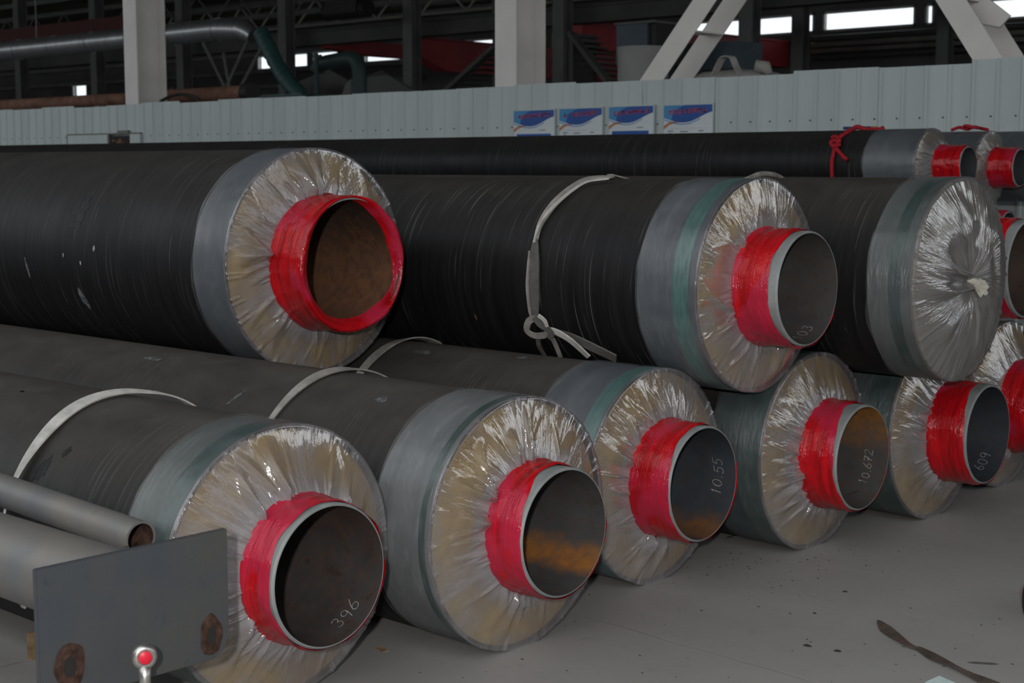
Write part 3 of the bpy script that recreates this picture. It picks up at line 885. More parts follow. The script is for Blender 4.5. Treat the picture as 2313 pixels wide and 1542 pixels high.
def polyline(pts, per=8):
    """smooth path through control points"""
    P = [Vector(p) for p in pts]
    out = []
    for i in range(len(P) - 1):
        p0, p1, p2, p3 = P[max(i - 1, 0)], P[i], P[i + 1], P[min(i + 2, len(P) - 1)]
        for k in range(per):
            t = k / per
            out.append(.5 * ((2 * p1) + (p2 - p0) * t + (2 * p0 - 5 * p1 + 4 * p2 - p3) * t * t + (3 * p1 - p0 - 3 * p2 + p3) * t ** 3))
    out.append(P[-1])
    return out
def on_pipe(px, py, y, z, R, lift=.008):
    d = ray(px, py)
    Rr = R + lift
    a = d.y ** 2 + d.z ** 2
    b = 2 * (d.y * (CAM.y - y) + d.z * (CAM.z - z))
    c = (CAM.y - y) ** 2 + (CAM.z - z) ** 2 - Rr * Rr
    D = b * b - 4 * a * c
    t = -b / (2 * a) if D < 0 else (-b - math.sqrt(D)) / (2 * a)
    return CAM + d * t
T2 = (4.724, 1.059, .394)
ks = empty('knotted_sling', (-3.85, 4.33, .80), 'knotted grey and white webbing sling hanging round the middle top pipe', 'sling', 'lifting slings')
def kpart(name, b, mat):
    o = b.build(name, mat, ks)
    o.matrix_parent_inverse = Matrix.Translation(-Vector(ks.location))
    return o
def path_ribbon(ctrl, widths, mat, name, base=T2, lift=.010, twist=None):
    pts = polyline([on_pipe(px, py, *base, lift) for px, py in ctrl])
    n = len(pts)
    dirs, ws = [], []
    for i, p in enumerate(pts):
        f = i / (n - 1)
        t = (pts[min(i + 1, n - 1)] - pts[max(i - 1, 0)]).normalized()
        rad = Vector((0, p.y - base[0], p.z - base[1])).normalized()
        s = t.cross(rad).normalized()
        tw = twist(f) if twist else 0
        dirs.append(s * math.cos(tw) + rad * math.sin(tw))
        k = f * (len(widths) - 1); j = min(int(k), len(widths) - 2)
        ws.append(widths[j] + (widths[j + 1] - widths[j]) * (k - j))
    return kpart(name, MB().ribbon(pts, dirs, ws, .006), mat)
def back_arc(t0, t1, x):
    return [(x, T2[0] + (T2[2] + .012) * math.cos(math.radians(t)), T2[1] + (T2[2] + .012) * math.sin(math.radians(t))) for t in np.linspace(t0, t1, 8)]
path_ribbon([(1385, 399), (1330, 402), (1290, 424), (1255, 456), (1232, 486), (1218, 512), (1210, 545)], [.030, .026, .030, .034, .030, .022, .016], MT['webbing'], 'webbing', twist=lambda f: .5 * f)
path_ribbon([(1376, 403), (1326, 410), (1290, 432), (1254, 463), (1228, 492), (1214, 518), (1206, 548)], [.010, .012, .012, .014, .012, .010, .008], MT['webbing_white'], 'white_edge', lift=.018)
path_ribbon([(1210, 540), (1206, 590), (1204, 640), (1206, 690), (1208, 722)], [.018, .052, .062, .050, .024], MT['webbing_dark'], 'webbing')
path_ribbon([(1196, 566), (1191, 640), (1196, 700), (1203, 722)], [.006, .012, .010, .006], MT['webbing'], 'white_edge', lift=.018)
path_ribbon([(1213, 718), (1196, 724), (1190, 745), (1205, 757), (1228, 757), (1240, 748)], [.022, .028, .026, .026, .026, .022], MT['webbing'], 'knot_loop', lift=.030)
path_ribbon([(1206, 716), (1220, 732), (1236, 742), (1246, 752), (1240, 764)], [.026, .030, .028, .028, .022], MT['webbing_dark'], 'knot_loop', lift=.044)
path_ribbon([(1216, 712), (1230, 724), (1236, 738)], [.014, .016, .012], MT['webbing_white'], 'knot_loop', lift=.050)
path_ribbon([(1236, 744), (1258, 750), (1290, 770), (1330, 806)], [.022, .026, .026, .026], MT['webbing_white'], 'sling_tail', lift=.040)
path_ribbon([(1240, 746), (1290, 762), (1340, 785), (1392, 810)], [.024, .040, .046, .046], MT['webbing_dark'], 'sling_tail', lift=.026)
path_ribbon([(1238, 752), (1252, 772), (1266, 806)], [.018, .020, .018], MT['webbing'], 'sling_tail', lift=.030)
path_ribbon([(1215, 758), (1218, 782), (1232, 806)], [.018, .020, .014], MT['webbing_dark'], 'sling_tail', lift=.022)
o = MB().ribbon(back_arc(88, -20, -3.80), [Vector((1, 0, 0))] * 8, [.03] * 8, .006)
kpart('webbing', o, MT['webbing'])

def rope(name, ctrl, r, mat, label, cat, group=None, per=8):
    pts = polyline(ctrl, per)
    return tag(MB().tube(pts, r, 8).build(name, mat, smooth=True), label, cat, group)
T3 = (5.523, 1.056, .397)
rope('rope_sling', [(-3.58, T3[0] + (T3[2] + .012) * math.cos(math.radians(t)), T3[1] + (T3[2] + .012) * math.sin(math.radians(t))) for t in (210, 180, 150, 120, 105, 90, 70, 40)], .012, MT['webbing'],
     'thin pale rope looped over the top pipe beside the middle collar', 'rope')
K1 = (8.90, kz, KR)
kr = empty('red_rope', (-5.4, 8.66, 1.4), 'red rope knotted around the thin black rear pipe', 'rope')
def krope(name, ctrl, r, lift=.012):
    pts = polyline([on_pipe(px, py, *K1, lift) for px, py in ctrl])
    o = MB().tube(pts, r, 8).build(name, MT['redrope'], kr, smooth=True)
    o.matrix_parent_inverse = Matrix.Translation(-Vector(kr.location))
krope('rope_strand', [(1880, 400), (1879, 372), (1883, 345), (1886, 325)], .013)
krope('rope_knot', [(1878, 312), (1886, 308), (1896, 314), (1892, 326), (1882, 330), (1877, 320), (1890, 318), (1896, 330)], .013, .026)
krope('rope_tail', [(1888, 334), (1898, 346), (1907, 356), (1914, 361)], .014)
krope('rope_strand', [(1888, 322), (1897, 310), (1908, 302), (1922, 294)], .013)
rope('red_rope_coil', [at_y(x, y, 8.93) for x, y in ((1900, 305), (1922, 294), (1935, 287), (1948, 290), (1960, 293), (1985, 293), (1996, 289))], .016, MT['redrope'], 'red rope end lying over the crown of the thin rear pipe', 'rope')
cz = kz - .012 + KR
rope('red_rope_coil', [(-4.47 + a * .45, 9.37 + b, cz + .012 + c * .6) for a, b, c in ((-.30, -.06, 0), (-.22, -.02, .03), (-.12, .0, .01), (-.05, .03, .035), (.05, 0, .02), (.02, -.05, .03), (-.1, -.04, .045), (-.2, .03, .035), (-.05, .05, .03), (.12, .01, .01), (.22, -.03, 0))], .011, MT['redrope'], 'folded red rope lying on the second thin rear pipe', 'rope')

# ------------------------------------------------------------------ steel plate frame in the near left corner
PX = -2.90
fr = empty('steel_bracket_frame', (PX - .3, 1.9, 0), 'blue grey steel plate frame with two grey pipes in the near left corner', 'steel frame')
def fpart(name, b, mat, **k):
    o = b.build(name, mat, fr, **k)
    o.matrix_parent_inverse = Matrix.Translation(-Vector(fr.location))
    return o
def plate_part():
    """plate across the pipes; its slots are separate dark faces, not cut"""
    y0, y1, z0, z1 = 1.650, 2.158, .322, .634
    outline = [(y0, z0), (y1 - .045, z0), (y1 - .012, z0 + .020), (y1, z0 + .058), (y1, z1), (y0, z1)]
    t = .016
    import bmesh
    bm = bmesh.new()
    f = [bm.verts.new((PX, a, b)) for a, b in outline]
    g = [bm.verts.new((PX - t, a, b)) for a, b in outline]
    bm.faces.new(f); bm.faces.new(g[::-1])
    n = len(f)
    for i in range(n):
        bm.faces.new((f[i], g[i], g[(i + 1) % n], f[(i + 1) % n]))
    bmesh.ops.recalc_face_normals(bm, faces=bm.faces)
    bmesh.ops.bevel(bm, geom=list(bm.edges), offset=.0022, segments=2, affect='EDGES')
    me = bpy.data.meshes.new('plate')
    bm.to_mesh(me); bm.free()
    me.materials.append(MT['plate'])
    o = link('plate', me, fr)
    o.matrix_parent_inverse = Matrix.Translation(-Vector(fr.location))
    return o
pl = plate_part()
def slot(cy, cz, wd, ht, name='slot_rust'):
    """rust crusted slot: rough raised rim around a dark bore"""
    b = MB()
    n = 28
    rg = random.Random(int(cy * 1000))
    ring = []
    wob = [1 + .05 * math.sin(3 * 2 * math.pi * i / n + cy * 40) + .04 * math.sin(5 * 2 * math.pi * i / n + cy * 90) for i in range(n)]
    for j, (k, xo) in enumerate(((1.30, .0003), (1.15, .0014), (1.0, .0018), (.80, .0016), (.55, .0012))):
        for i in range(n):
            t = 2 * math.pi * i / n
            q = k * (wob[i] if j < 3 else 1) * (1 + rg.uniform(-.03, .03))
            c, s = math.cos(t), math.sin(t)
            ring.append((PX + xo + rg.uniform(0, .0012), cy + wd / 2 * q * c, cz + ht / 2 * q * s))
    fs, ms = [], []
    for j in range(4):
        for i in range(n):
            fs.append((j * n + i, j * n + (i + 1) % n, (j + 1) * n + (i + 1) % n, (j + 1) * n + i))
    b.add(ring, fs)
    b.add(ring[4 * n:], [tuple(range(n))], 1)
    return fpart(name, b, [MT['rustface'], MT['hole_shade']])
slot(2.104, .383, .050, .078)
slot(1.724, .400, .060, .088)
# the main grey pipe runs back from the plate
def frame_pipe(name, p, q, r, wall=.008, n=48):
    p, q = Vector(p), Vector(q)
    d = (q - p).normalized()
    a = d.cross(Vector((0, 0, 1))).normalized(); c = a.cross(d)
    b = MB()
    vs = []
    for pt, rr in ((p, r), (q, r), (q, r - wall), (p, r - wall)):
        for k in range(n):
            t = 2 * math.pi * k / n
            vs.append(pt + (a * math.cos(t) + c * math.sin(t)) * rr)
    fs, ms = [], []
    for i in range(4):
        for k in range(n):
            fs.append((i * n + k, i * n + (k + 1) % n, ((i + 1) % 4) * n + (k + 1) % n, ((i + 1) % 4) * n + k))
            ms.append(1 if i == 2 else 0)
    b.v, b.f, b.mi = [tuple(v) for v in vs], fs, ms
    return fpart(name, b, [MT['greypipe'], MT['rustface']], smooth=True, auto=40)
mz = .535
frame_pipe('main_pipe', (-6.2, 1.86, mz), (PX - .017, 1.86, mz), .098)
e = at_x(318, 1216, -3.06)
s_ = at_x(-60, 1084, -3.80)
frame_pipe('brace_pipe', s_ + (s_ - e) * 1.2, e, .043, .006)
fpart('weld_bead', MB().tube([at_x(x, y, -3.03) for x, y in ((235, 1240), (262, 1246), (290, 1238))], .007, 8), MT['greypipe'], smooth=True)
for xx in (-4.9, -6.0):
    fpart('leg', MB().box((xx - .04, 1.74, 0), (xx + .04, 1.98, .02)).box((xx - .03, 1.83, .02), (xx + .03, 1.89, mz - .10)), MT['greypipe'])
# rod end standing in front of the plate
rc = at_x(326, 1482, -2.80)
re_ = empty('rod_end', (rc.x, rc.y, 0), 'bright steel rod end with a red plug in its eye, before the plate', 'rod end')
def rpart(name, b, mat, **k):
    o = b.build(name, mat, re_, **k)
    o.matrix_parent_inverse = Matrix.Translation(-Vector(re_.location))
    return o
nrm = Vector((CAM.x - rc.x, CAM.y - rc.y, 0)).normalized()
nrm = (nrm + Vector((.35, 0.0, .05))).normalized()
def disc_stack(c, n_, prof, seg=36):
    a = n_.cross(Vector((0, 0, 1))).normalized(); u_ = a.cross(n_)
    b = MB(); vs, fs = [], []
    for off, r in prof:
        for k in range(seg):
            t = 2 * math.pi * k / seg
            vs.append(c + n_ * off + (a * math.cos(t) + u_ * math.sin(t)) * r)
    for i in range(len(prof) - 1):
        for k in range(seg):
            fs.append((i * seg + k, i * seg + (k + 1) % seg, (i + 1) * seg + (k + 1) % seg, (i + 1) * seg + k))
    fs.append(tuple((len(prof) - 1) * seg + k for k in range(seg)))
    fs.append(tuple(range(seg - 1, -1, -1)))
    return b.add(vs, fs)
rpart('eye', disc_stack(rc, nrm, [(-.016, .022), (-.012, .027), (0, .0292), (.008, .027), (.012, .022), (.012, .017), (.010, .0155)]), MT['chrome'], smooth=True, auto=50)
rpart('plug', disc_stack(rc, nrm, [(.0085, .0148), (.0135, .0145), (.0150, .0125)]), MT['redcap'], smooth=True, auto=40)
rpart('shank', MB().tube([rc - Vector((0, 0, .020)), rc - Vector((0, 0, .055)), (rc.x, rc.y, .16)], [.015, .0125, .0125], 20), MT['chrome'], smooth=True)
rpart('base_rod', MB().tube([(rc.x, rc.y, .17), (rc.x, rc.y, .02)], .020, 16).box((rc.x - .06, rc.y - .06, 0), (rc.x + .06, rc.y + .06, .02)), MT['greypipe'])

# ------------------------------------------------------------------ notice boards on the partition
BY = FENCE_Y - .022
def board(label, x0, x1, ztop, h, kind, seed):
    wd = x1 - x0
    root = empty('notice_board', ((x0 + x1) / 2, BY, ztop - h), label, 'notice board', 'notice boards on the partition')
    def P(name, polys, mat, lay):
        b = MB()
        for poly in polys:
            n = len(poly)
            yb, yf = -.0002 - lay * .0012, -.0012 - lay * .0012
            vs = [(-wd / 2 + u * wd, yf, h - v * wd) for u, v in poly] + [(-wd / 2 + u * wd, yb, h - v * wd) for u, v in poly]
            fs = [tuple(range(n - 1, -1, -1)), tuple(range(n, 2 * n))] + [(i, (i + 1) % n, n + (i + 1) % n, n + i) for i in range(n)]
            b.add(vs, fs)
        return b.build(name, mat, root)
    MB().box((-wd / 2, 0, 0), (wd / 2, .010, h)).build('board_panel', MT['board'], root)
    fb = MB()
    t = .012
    fb.box((-wd / 2 - t, -.004, -t), (-wd / 2, .012, h + t)).box((wd / 2, -.004, -t), (wd / 2 + t, .012, h + t)).box((-wd / 2, -.004, h), (wd / 2, .012, h + t)).box((-wd / 2, -.004, -t), (wd / 2, .012, 0))
    fb.build('board_frame', MT['fence'], root)
    def wave(u, lift=0): return .235 + lift + .055 * math.sin(u * 5.2 - .5) - (.20 * max(0, u - .55) ** 1.4 if u > .55 else 0)
    us = [i / 18 for i in range(19)]
    P('header', [[(0, .0)] + [(1, 0)] + [(u, wave(u)) for u in reversed(us)]], MT['pblue'], 0)
    P('header_tint', [[(0, .0), (.42, 0), (.20, .10), (.16, wave(.16)), (0, wave(0))]], MT['plblue'], 1)
    us2 = [i / 18 * .75 for i in range(19)]
    P('wave_line', [[(u, wave(u, .02)) for u in us2] + [(u, wave(u, .035)) for u in reversed(us2)]], MT['plblue'], 0)
    P('swoosh', [[(0, .34), (.10, .285), (.22, .272), (.34, .285), (.22, .295), (.12, .325), (0, .40)]], MT['porange'], 0)
    rg = random.Random(seed)
    # heading: dense red characters
    cells = []
    nchar = 9 if kind in (0, 2) else 8
    for i in range(nchar):
        cx = .10 + .80 * (i + .5) / nchar
        if kind == 1 and i == 1: continue
        cy = .115 - .035 * (i / nchar)
        q = .80 / nchar * .42
        for _ in range(3):
            yy = cy + rg.uniform(-q, q)
            cells.append([(cx - q, yy - .006), (cx + q, yy - .006), (cx + q, yy + .006), (cx - q, yy + .006)])
        for _ in range(2):
            xx = cx + rg.uniform(-q, q)
            cells.append([(xx - .006, cy - q), (xx + .006, cy - q), (xx + .006, cy + q), (xx - .006, cy + q)])
    P('heading', cells, MT['pred'], 2)
    R_ = lambda a, b, c, d: [(a, b), (c, b), (c, d), (a, d)]
    if kind == 0:
        P('table', [R_(.07, .43, .92, .51), R_(.07, .51, .12, .80), R_(.46, .51, .68, .80), R_(.12, .64, .46, .70), R_(.68, .62, .92, .68)], MT['pblue'], 0)
        P('small_print', [R_(.64, .355, .78, .372)], MT['pink_grey'], 0)
    elif kind == 2:
        P('table', [R_(.07, .43, .90, .51), R_(.07, .51, .13, .80), R_(.46, .60, .90, .66)], MT['pblue'], 0)
        P('table_cell', [R_(.46, .53, .70, .60)], MT['pyellow'], 0)
        P('small_print', [R_(.64, .365, .78, .382)], MT['pink_grey'], 0)
    else:
        rows = [R_(.08, .42, .20, .44), R_(.11, .46, .16, .48), R_(.34, .43, .50, .45), R_(.72, .42, .82, .44)]
        if kind == 3:
            for r in range(3):
                u = .22
                while u < .9:
                    l = rg.uniform(.05, .16)
                    rows.append(R_(u, .52 + r * .05, min(.92, u + l), .535 + r * .05)); u += l + .03
        P('small_print', rows, MT['pink_grey'], 0)
        P('rule', [R_(.06, .385, .92, .388), R_(.06, .50, .92, .503)] if kind == 1 else [R_(.06, .385, .92, .388)], MT['pink_grey'], 0)
    return root
for i, (a, b, lb) in enumerate((((1161, 251), (1252, 248), 'leftmost blue headed notice board with a dark blue table on the partition'),
                                ((1264, 247), (1360, 243), 'second blue headed notice board from the left, mostly white below'),
                                ((1376, 242), (1476, 239), 'third blue headed notice board, with a yellow cell in its table'),
                                ((1500, 239), (1610, 235), 'rightmost and largest blue headed notice board, lines of small print'))):
    p, q = at_y(*a, BY), at_y(*b, BY)
    board(lb, p.x, q.x, (p.z + q.z) / 2, (q.x - p.x) * 1.25, i, 60 + i)
p, q = at_y(1905, 286, BY), at_y(1983, 281, BY)
nb = empty('notice_board', ((p.x + q.x) / 2, BY, p.z - .4), 'low white notice board with navy and orange top strip behind the red rope', 'notice board', 'notice boards on the partition')
wq = q.x - p.x
MB().box((-wq / 2, 0, 0), (wq / 2, .010, .4)).build('board_panel', MT['board'], nb)
MB().box((-wq / 2, -.003, .375), (wq * .30, -.0002, .4)).build('navy_strip', MT['pnavy'], nb)
MB().box((wq * .30, -.003, .375), (wq / 2, -.0002, .4)).build('orange_strip', MT['porange'], nb)
# framed case low on the left of the partition
p, q = at_y(157, 306, BY), at_y(320, 303, BY)
cs_ = empty('wall_case', ((p.x + q.x) / 2, BY, p.z - .5), 'grey framed case with a dark opening on the left of the partition', 'case')
cw = q.x - p.x
MB().box((-cw / 2, -.03, 0), (cw * .07, .01, .5)).build('case_cover', MT['fence'], cs_)
MB().box((cw * .09, -.02, 0), (cw * .36, .01, .48)).build('case_opening', MT['hole_shade'], cs_)
MB().box((cw * .37, -.03, 0), (cw / 2, .01, .5)).build('case_side', MT['fence'], cs_)
MB().box((-cw / 2, -.035, .5), (cw / 2, .01, .515)).box((-cw / 2 - .015, -.035, 0), (-cw / 2, .01, .515)).box((cw * .07, -.035, 0), (cw * .09, .01, .5)).build('case_frame', MT['fardark'], cs_)
bb = MB()
rg = random.Random(9)
for _ in range(14):
    x = rg.uniform(cw * .12, cw * .34); z = rg.uniform(.30, .44)
    bb.box((x - .03, -.032, z - .01), (x + .03, -.022, z + .012))
bb.build('case_contents', MT['rust'], cs_)
MB().box((cw * .20, -.03, .516), (cw * .34, .005, .545)).build('latch', MT['fardark'], cs_)

# ------------------------------------------------------------------ hall behind the partition
def h_column(name, x, y, h, wx_, wy_, mat, label, group):
    root = empty(name, (x, y, 0), label, 'column', group)
    t = .022
    MB().box((-wx_ / 2, 0, 0), (wx_ / 2, t, h)).build('flange', mat, root)
    MB().box((-wx_ / 2, wy_ - t, 0), (wx_ / 2, wy_, h)).build('flange', mat, root)
    MB().box((-.008, t, 0), (.008, wy_ - t, h)).build('web', mat, root)
    return root
cA = at_y(297, 200, 10.95); cB = at_y(1142, 150, 10.95)
h_column('steel_column', cA.x, 10.95, 8.3, .28, .43, MT['column'], 'pale grey steel column left, between the duct lengths', 'pale columns behind the partition')
h_column('steel_column', cB.x, 10.95, 8.3, .28, .43, MT['column'], 'pale grey steel column in the middle above the notice boards', 'pale columns behind the partition')
for i, p in enumerate((38, 210, 405, 637, 920, 1260, 1682, 1820)):
    c = at_y(p, 120, ROW_Y)
    if p == 1820: c = Vector((at_y(1799, 120, 40).x, 40, 0))
    h_column('far_column', c.x, c.y, 8.4 if i < 7 else 7.9, .40, .40, MT['fardark'], ['dark far column at the left edge', 'dark far column beside the small barred window', 'dark far column just right of the left pale column', 'dark far column behind the green hose', 'dark far column between red crane beam pieces', 'dark far column just right of the middle pale column', 'dark far column left of the bright far windows', 'dark slim far column among the bright windows'][i], 'dark columns in the far hall')
for i, p in enumerate((2129, 1120)):
    c = at_y(p, 60, 38.0)
    h_column('far_column', c.x, 38.0, 8.1, .34, .34, MT['fardark'], ['dark far column at the right among the bright windows', 'dark far column hidden partly by the middle pale column'][i], 'dark columns in the far hall')

# brace of paired channels between the pale columns
def brace(label, a, b, sgn):
    """two parallel members one behind the other with battens"""
    root = empty('diagonal_brace', (0, 0, 0), label, 'brace', 'diagonal braces')
    pa, pb = at_y(*a, 10.95), at_y(*b, 10.95)
    d = (pb - pa).normalized()
    p0, p1 = pa - d * 2.2, pa + d * 2.4
    if sgn > 0: p0 = pa + d * ((cB.x + .25 - pa.x) / d.x)
    elif p0.z < 0: p0 = pa - d * (pa.z / max(d.z, .1))
    for k, yo in enumerate((0.0, .42)):
        o = Vector((0, yo, 0))
        MB().bar(p0 + o, p1 + o, .20, .012, (0, 1, 0)).bar(p0 + o + Vector((0, .03, 0)) + d.cross(Vector((0, 1, 0))) * .095, p1 + o + Vector((0, .03, 0)) + d.cross(Vector((0, 1, 0))) * .095, .010, .07, (0, 1, 0)).build('channel', MT['column'], root)
    for f in (.15, .38, .62, .85):
        c = p0.lerp(p1, f)
        MB().box((c.x - .09, c.y, c.z - .06), (c.x + .09, c.y + .42, c.z - .045)).build('batten', MT['column'], root)
    root.location = (p0.x, p0.y, 0)
    for ch in root.children:
        ch.matrix_parent_inverse = Matrix.Translation(-Vector(root.location))
    return root
brace('pale diagonal brace leaning right above the big bag', (1474, 178), (1592, 0), 1)
brace('pale diagonal brace leaning left at the right edge above the partition', (2232, 134), (2142, -10), -1)
gp = at_y(2225, 45, 11.1)
gs = MB()
gs.add([gp + Vector(v) for v in ((-.16, 0, .10), (.02, 0, .16), (.20, 0, .02), (.12, 0, -.06), (-.05, 0, -.02), (-.16, .02, .10), (.02, .02, .16), (.20, .02, .02), (.12, .02, -.06), (-.05, .02, -.02))],
       [(4, 3, 2, 1, 0), (5, 6, 7, 8, 9)] + [(i, (i + 1) % 5, 5 + (i + 1) % 5, 5 + i) for i in range(5)])
br2 = [o for o in bpy.data.objects if o.name.startswith('diagonal_brace')][-1]
g_ = gs.build('gusset_plate', MT['column'], br2)
g_.matrix_parent_inverse = Matrix.Translation(-Vector(br2.location))
tie = MB().tube([at_y(1560, 170, 11.4), at_y(1690, -20, 11.4)], .010, 6).build('tie_rod', MT['pale'])
tag(tie, 'thin tie rod running beside the left diagonal brace', 'rod')

# crane runway and red crane girders
za = at_y(910, 84, 33.0).z; zb = at_y(910, 55, 33.0).z
rw = MB().box((-75, 32.9, za), (5, 33.2, zb)).box((-75, 32.8, zb), (5, 33.3, zb + .05)).box((-75, 32.8, za - .04), (5, 33.3, za)).build('crane_runway', MT['fargirder'])
tag(rw, 'long dark crane runway girder across the far hall', 'girder')
def red_girder(label, a, b, ya, yb, h, wd=.5):
    p, q = at_y(*a, ya), at_y(*b, yb)
    q = Vector((p.x, yb, p.z))
    m = MB()
    ta = .0
    m.add([(p.x - wd / 2, ya, p.z - h * .55), (p.x + wd / 2, ya, p.z - h * .55), (p.x + wd / 2, ya, p.z), (p.x - wd / 2, ya, p.z),
           (p.x - wd / 2, ya + 1.2, p.z - h), (p.x + wd / 2, ya + 1.2, p.z - h), (p.x + wd / 2, ya + 1.2, p.z), (p.x - wd / 2, ya + 1.2, p.z),
           (p.x - wd / 2, yb, p.z - h), (p.x + wd / 2, yb, p.z - h), (p.x + wd / 2, yb, p.z), (p.x - wd / 2, yb, p.z)],
          [(0, 1, 2, 3), (0, 4, 5, 1), (1, 5, 6, 2), (2, 6, 7, 3), (3, 7, 4, 0), (4, 8, 9, 5), (5, 9, 10, 6), (6, 10, 11, 7), (7, 11, 8, 4), (8, 11, 10, 9)])
    m.box((p.x - wd / 2 - .06, ya, p.z), (p.x + wd / 2 + .06, yb, p.z + .05))
    return tag(m.build('crane_girder', MT['cranered']), label, 'crane girder', 'red crane girders')
red_girder('red crane girder left of the middle pale column', (935, 88), (1110, 112), 33.2, 43.99, .95)
red_girder('red crane girder right of the middle pale column', (1300, 46), (1390, 60), 33.2, 43.99, .80)
red_girder('red crane girder seen between the green hose and the far columns', (735, 92), (860, 100), 33.2, 43.99, .40)
p, q = at_y(-20, 70, 30), at_y(286, 60, 30)
MB().box((p.x, 30, at_y(100, 92, 30).z), (q.x, 30.4, at_y(100, 56, 30).z)).build('crane_girder', plain('dull_red_paint', (0.085, 0.012, 0.012), 0.6))
tag(bpy.data.objects['crane_girder'] if False else bpy.data.objects[-1] if False else [o for o in bpy.data.objects if o.name.startswith('crane_girder')][-1], 'dull red crane girder at the far left above the duct', 'crane girder', 'red crane girders')
p, q = at_y(385, 62, 31), at_y(900, 62, 31)
# trusses hanging below the roof
def truss(y, z0, z1, xa, xb, step, label, mat='fardark'):
    root = empty('roof_truss', ((xa + xb) / 2, y, z0), label, 'truss', 'roof trusses')
    ox = (xa + xb) / 2
    MB().tube([(xa - ox, 0, 0), (xb - ox, 0, 0)], .06, 6).build('lower_chord', MT[mat], root)
    MB().tube([(xa - ox, 0, z1 - z0), (xb - ox, 0, z1 - z0)], .06, 6).build('upper_chord', MT[mat], root)
    n = int((xb - xa) / step)
    for k in range(n):
        a = xa - ox + k * step
        MB().tube([(a, 0, 0), (a + step / 2, 0, z1 - z0), (a + step, 0, 0)], .04, 6).build('web_member', MT[mat], root)
for k, (y, px, py, dz) in enumerate(((40.0, 820, 46, 1.0), (36.0, 820, 12, 1.0))):
    z = at_y(px, py, y).z
    truss(y, z, z + dz, -70, -8, 2.4, ['farther lattice roof truss high over the far hall', 'nearer lattice roof truss high over the far hall'][k], 'pale' if k == 0 else 'fardark')

# V bracing left of the green hose
vb = empty('lattice_brace', (at_y(510, 190, 24).x, 24, 0), 'thin pale V bracing below the end of the duct', 'brace')
for a, b in (((455, 88), (512, 205)), ((566, 76), (508, 205)), ((600, 90), (540, 205)), ((505, 120), (520, 205))):
    o = MB().tube([at_y(*a, 24), at_y(*b, 24)], .045, 6).build('strut', MT['fardark'], vb)
    o.matrix_parent_inverse = Matrix.Translation(-Vector(vb.location))
MB().box((-.4, -.15, 0), (.4, .15, at_y(510, 203, 24).z)).build('post', MT['fargirder'], vb)
# dark slanting stair strings
for k, (a, b, yy) in enumerate((((1010, 205), (1120, 105), 28), ((1290, 75), (1375, 185), 28))):
    o = MB().bar(at_y(*a, yy), at_y(*b, yy), .10, .25, (0, 1, 0)).bar(at_y(*a, yy + .9), at_y(*b, yy + .9), .10, .25, (0, 1, 0))
    pa, pb = at_y(*a, yy), at_y(*b, yy)
    for t in range(9):
        c = pa.lerp(pb, (t + .5) / 9)
        o.box((c.x - .12, yy, c.z - .02), (c.x + .12, yy + .9, c.z + .02))
    lowp = pa if pa.z < pb.z else pb
    o.box((lowp.x - .06, yy, 0), (lowp.x + .06, yy + .9, lowp.z))
    highp = pb if pa.z < pb.z else pa
    o.box((highp.x - .06, yy, 0), (highp.x + .06, yy + .9, highp.z))
    tag(o.build('stair_flight', MT['fargirder']), ['dark slanting stair left of the middle pale column', 'dark slanting stair right of the middle pale column'][k], 'stairs', 'dark stairs in the far hall')

# galvanised duct and green hose
DY = 14.0
a = at_y(-60, 122, DY); b = at_y(494, 66, DY); zc = at_y(140, 102, DY).z
duct = empty('ventilation_duct', (b.x, DY, zc), 'long galvanised round duct running along the left behind the pale column', 'duct')
rd = .165
def dpart(name, bm_, mat, **k):
    o = bm_.build(name, mat, duct, **k)
    o.matrix_parent_inverse = Matrix.Translation(-Vector(duct.location))
dpart('duct_run', MB().tube([(a.x - 3, DY, zc), (b.x, DY, zc)], rd, 28), MT['galv'], smooth=True, auto=40)
xs_ = b.x
k = 0
while xs_ > a.x - 2:
    dpart('seam_ring', MB().tube([(xs_ - .012, DY, zc), (xs_ + .012, DY, zc)], rd + .007, 28), MT['galv'], smooth=True, auto=40)
    xs_ -= 1.15
el = at_y(578, 66, DY + .1)
dpart('duct_elbow', MB().tube(polyline([(b.x, DY, zc), (b.x + .35, DY, zc - .02), (el.x - .15, DY, el.z - .02), (el.x + .06, DY, el.z - .12)], 5), [rd * .99] * 10 + [rd * .9, rd * .85, rd * .8, rd * .72, rd * .66, rd * .62], 28), MT['galv'], smooth=True, auto=40)
for x in (a.x + 2.2, b.x - 2.4):
    dpart('hanger', MB().tube([(x, DY, zc + rd), (x, DY, 9.2)], .012, 6), MT['fardark'])
hp = polyline([at_y(588, 72, DY), at_y(606, 108, DY), at_y(632, 158, DY), at_y(660, 196, DY), at_y(676, 214, DY), at_y(690, 250, DY)], 10)
hm = MB()
hm.tube(hp, [.115 * (1 + .07 * math.sin(i * 2.1)) for i in range(len(hp))], 18)
hose = tag(hm.build('flexible_hose', MT['hose'], smooth=True), 'dark green corrugated hose sloping down from the duct end', 'hose')
mh = hp[-1]
gm = empty('green_machine', (mh.x, DY, 0), 'dark green machine top below the hose, just over the partition', 'machine')
mtop = at_y(690, 214, DY).z
x0_, x1_ = at_y(600, 210, DY).x - mh.x, at_y(720, 210, DY).x - mh.x
MB().box((x0_, -.3, 0), (x1_, .7, mtop - .03)).build('housing', MT['green'], gm)
MB().box((x0_ - .05, -.35, mtop - .03), (x1_ + .05, .75, mtop)).build('lid', MT['green'], gm)
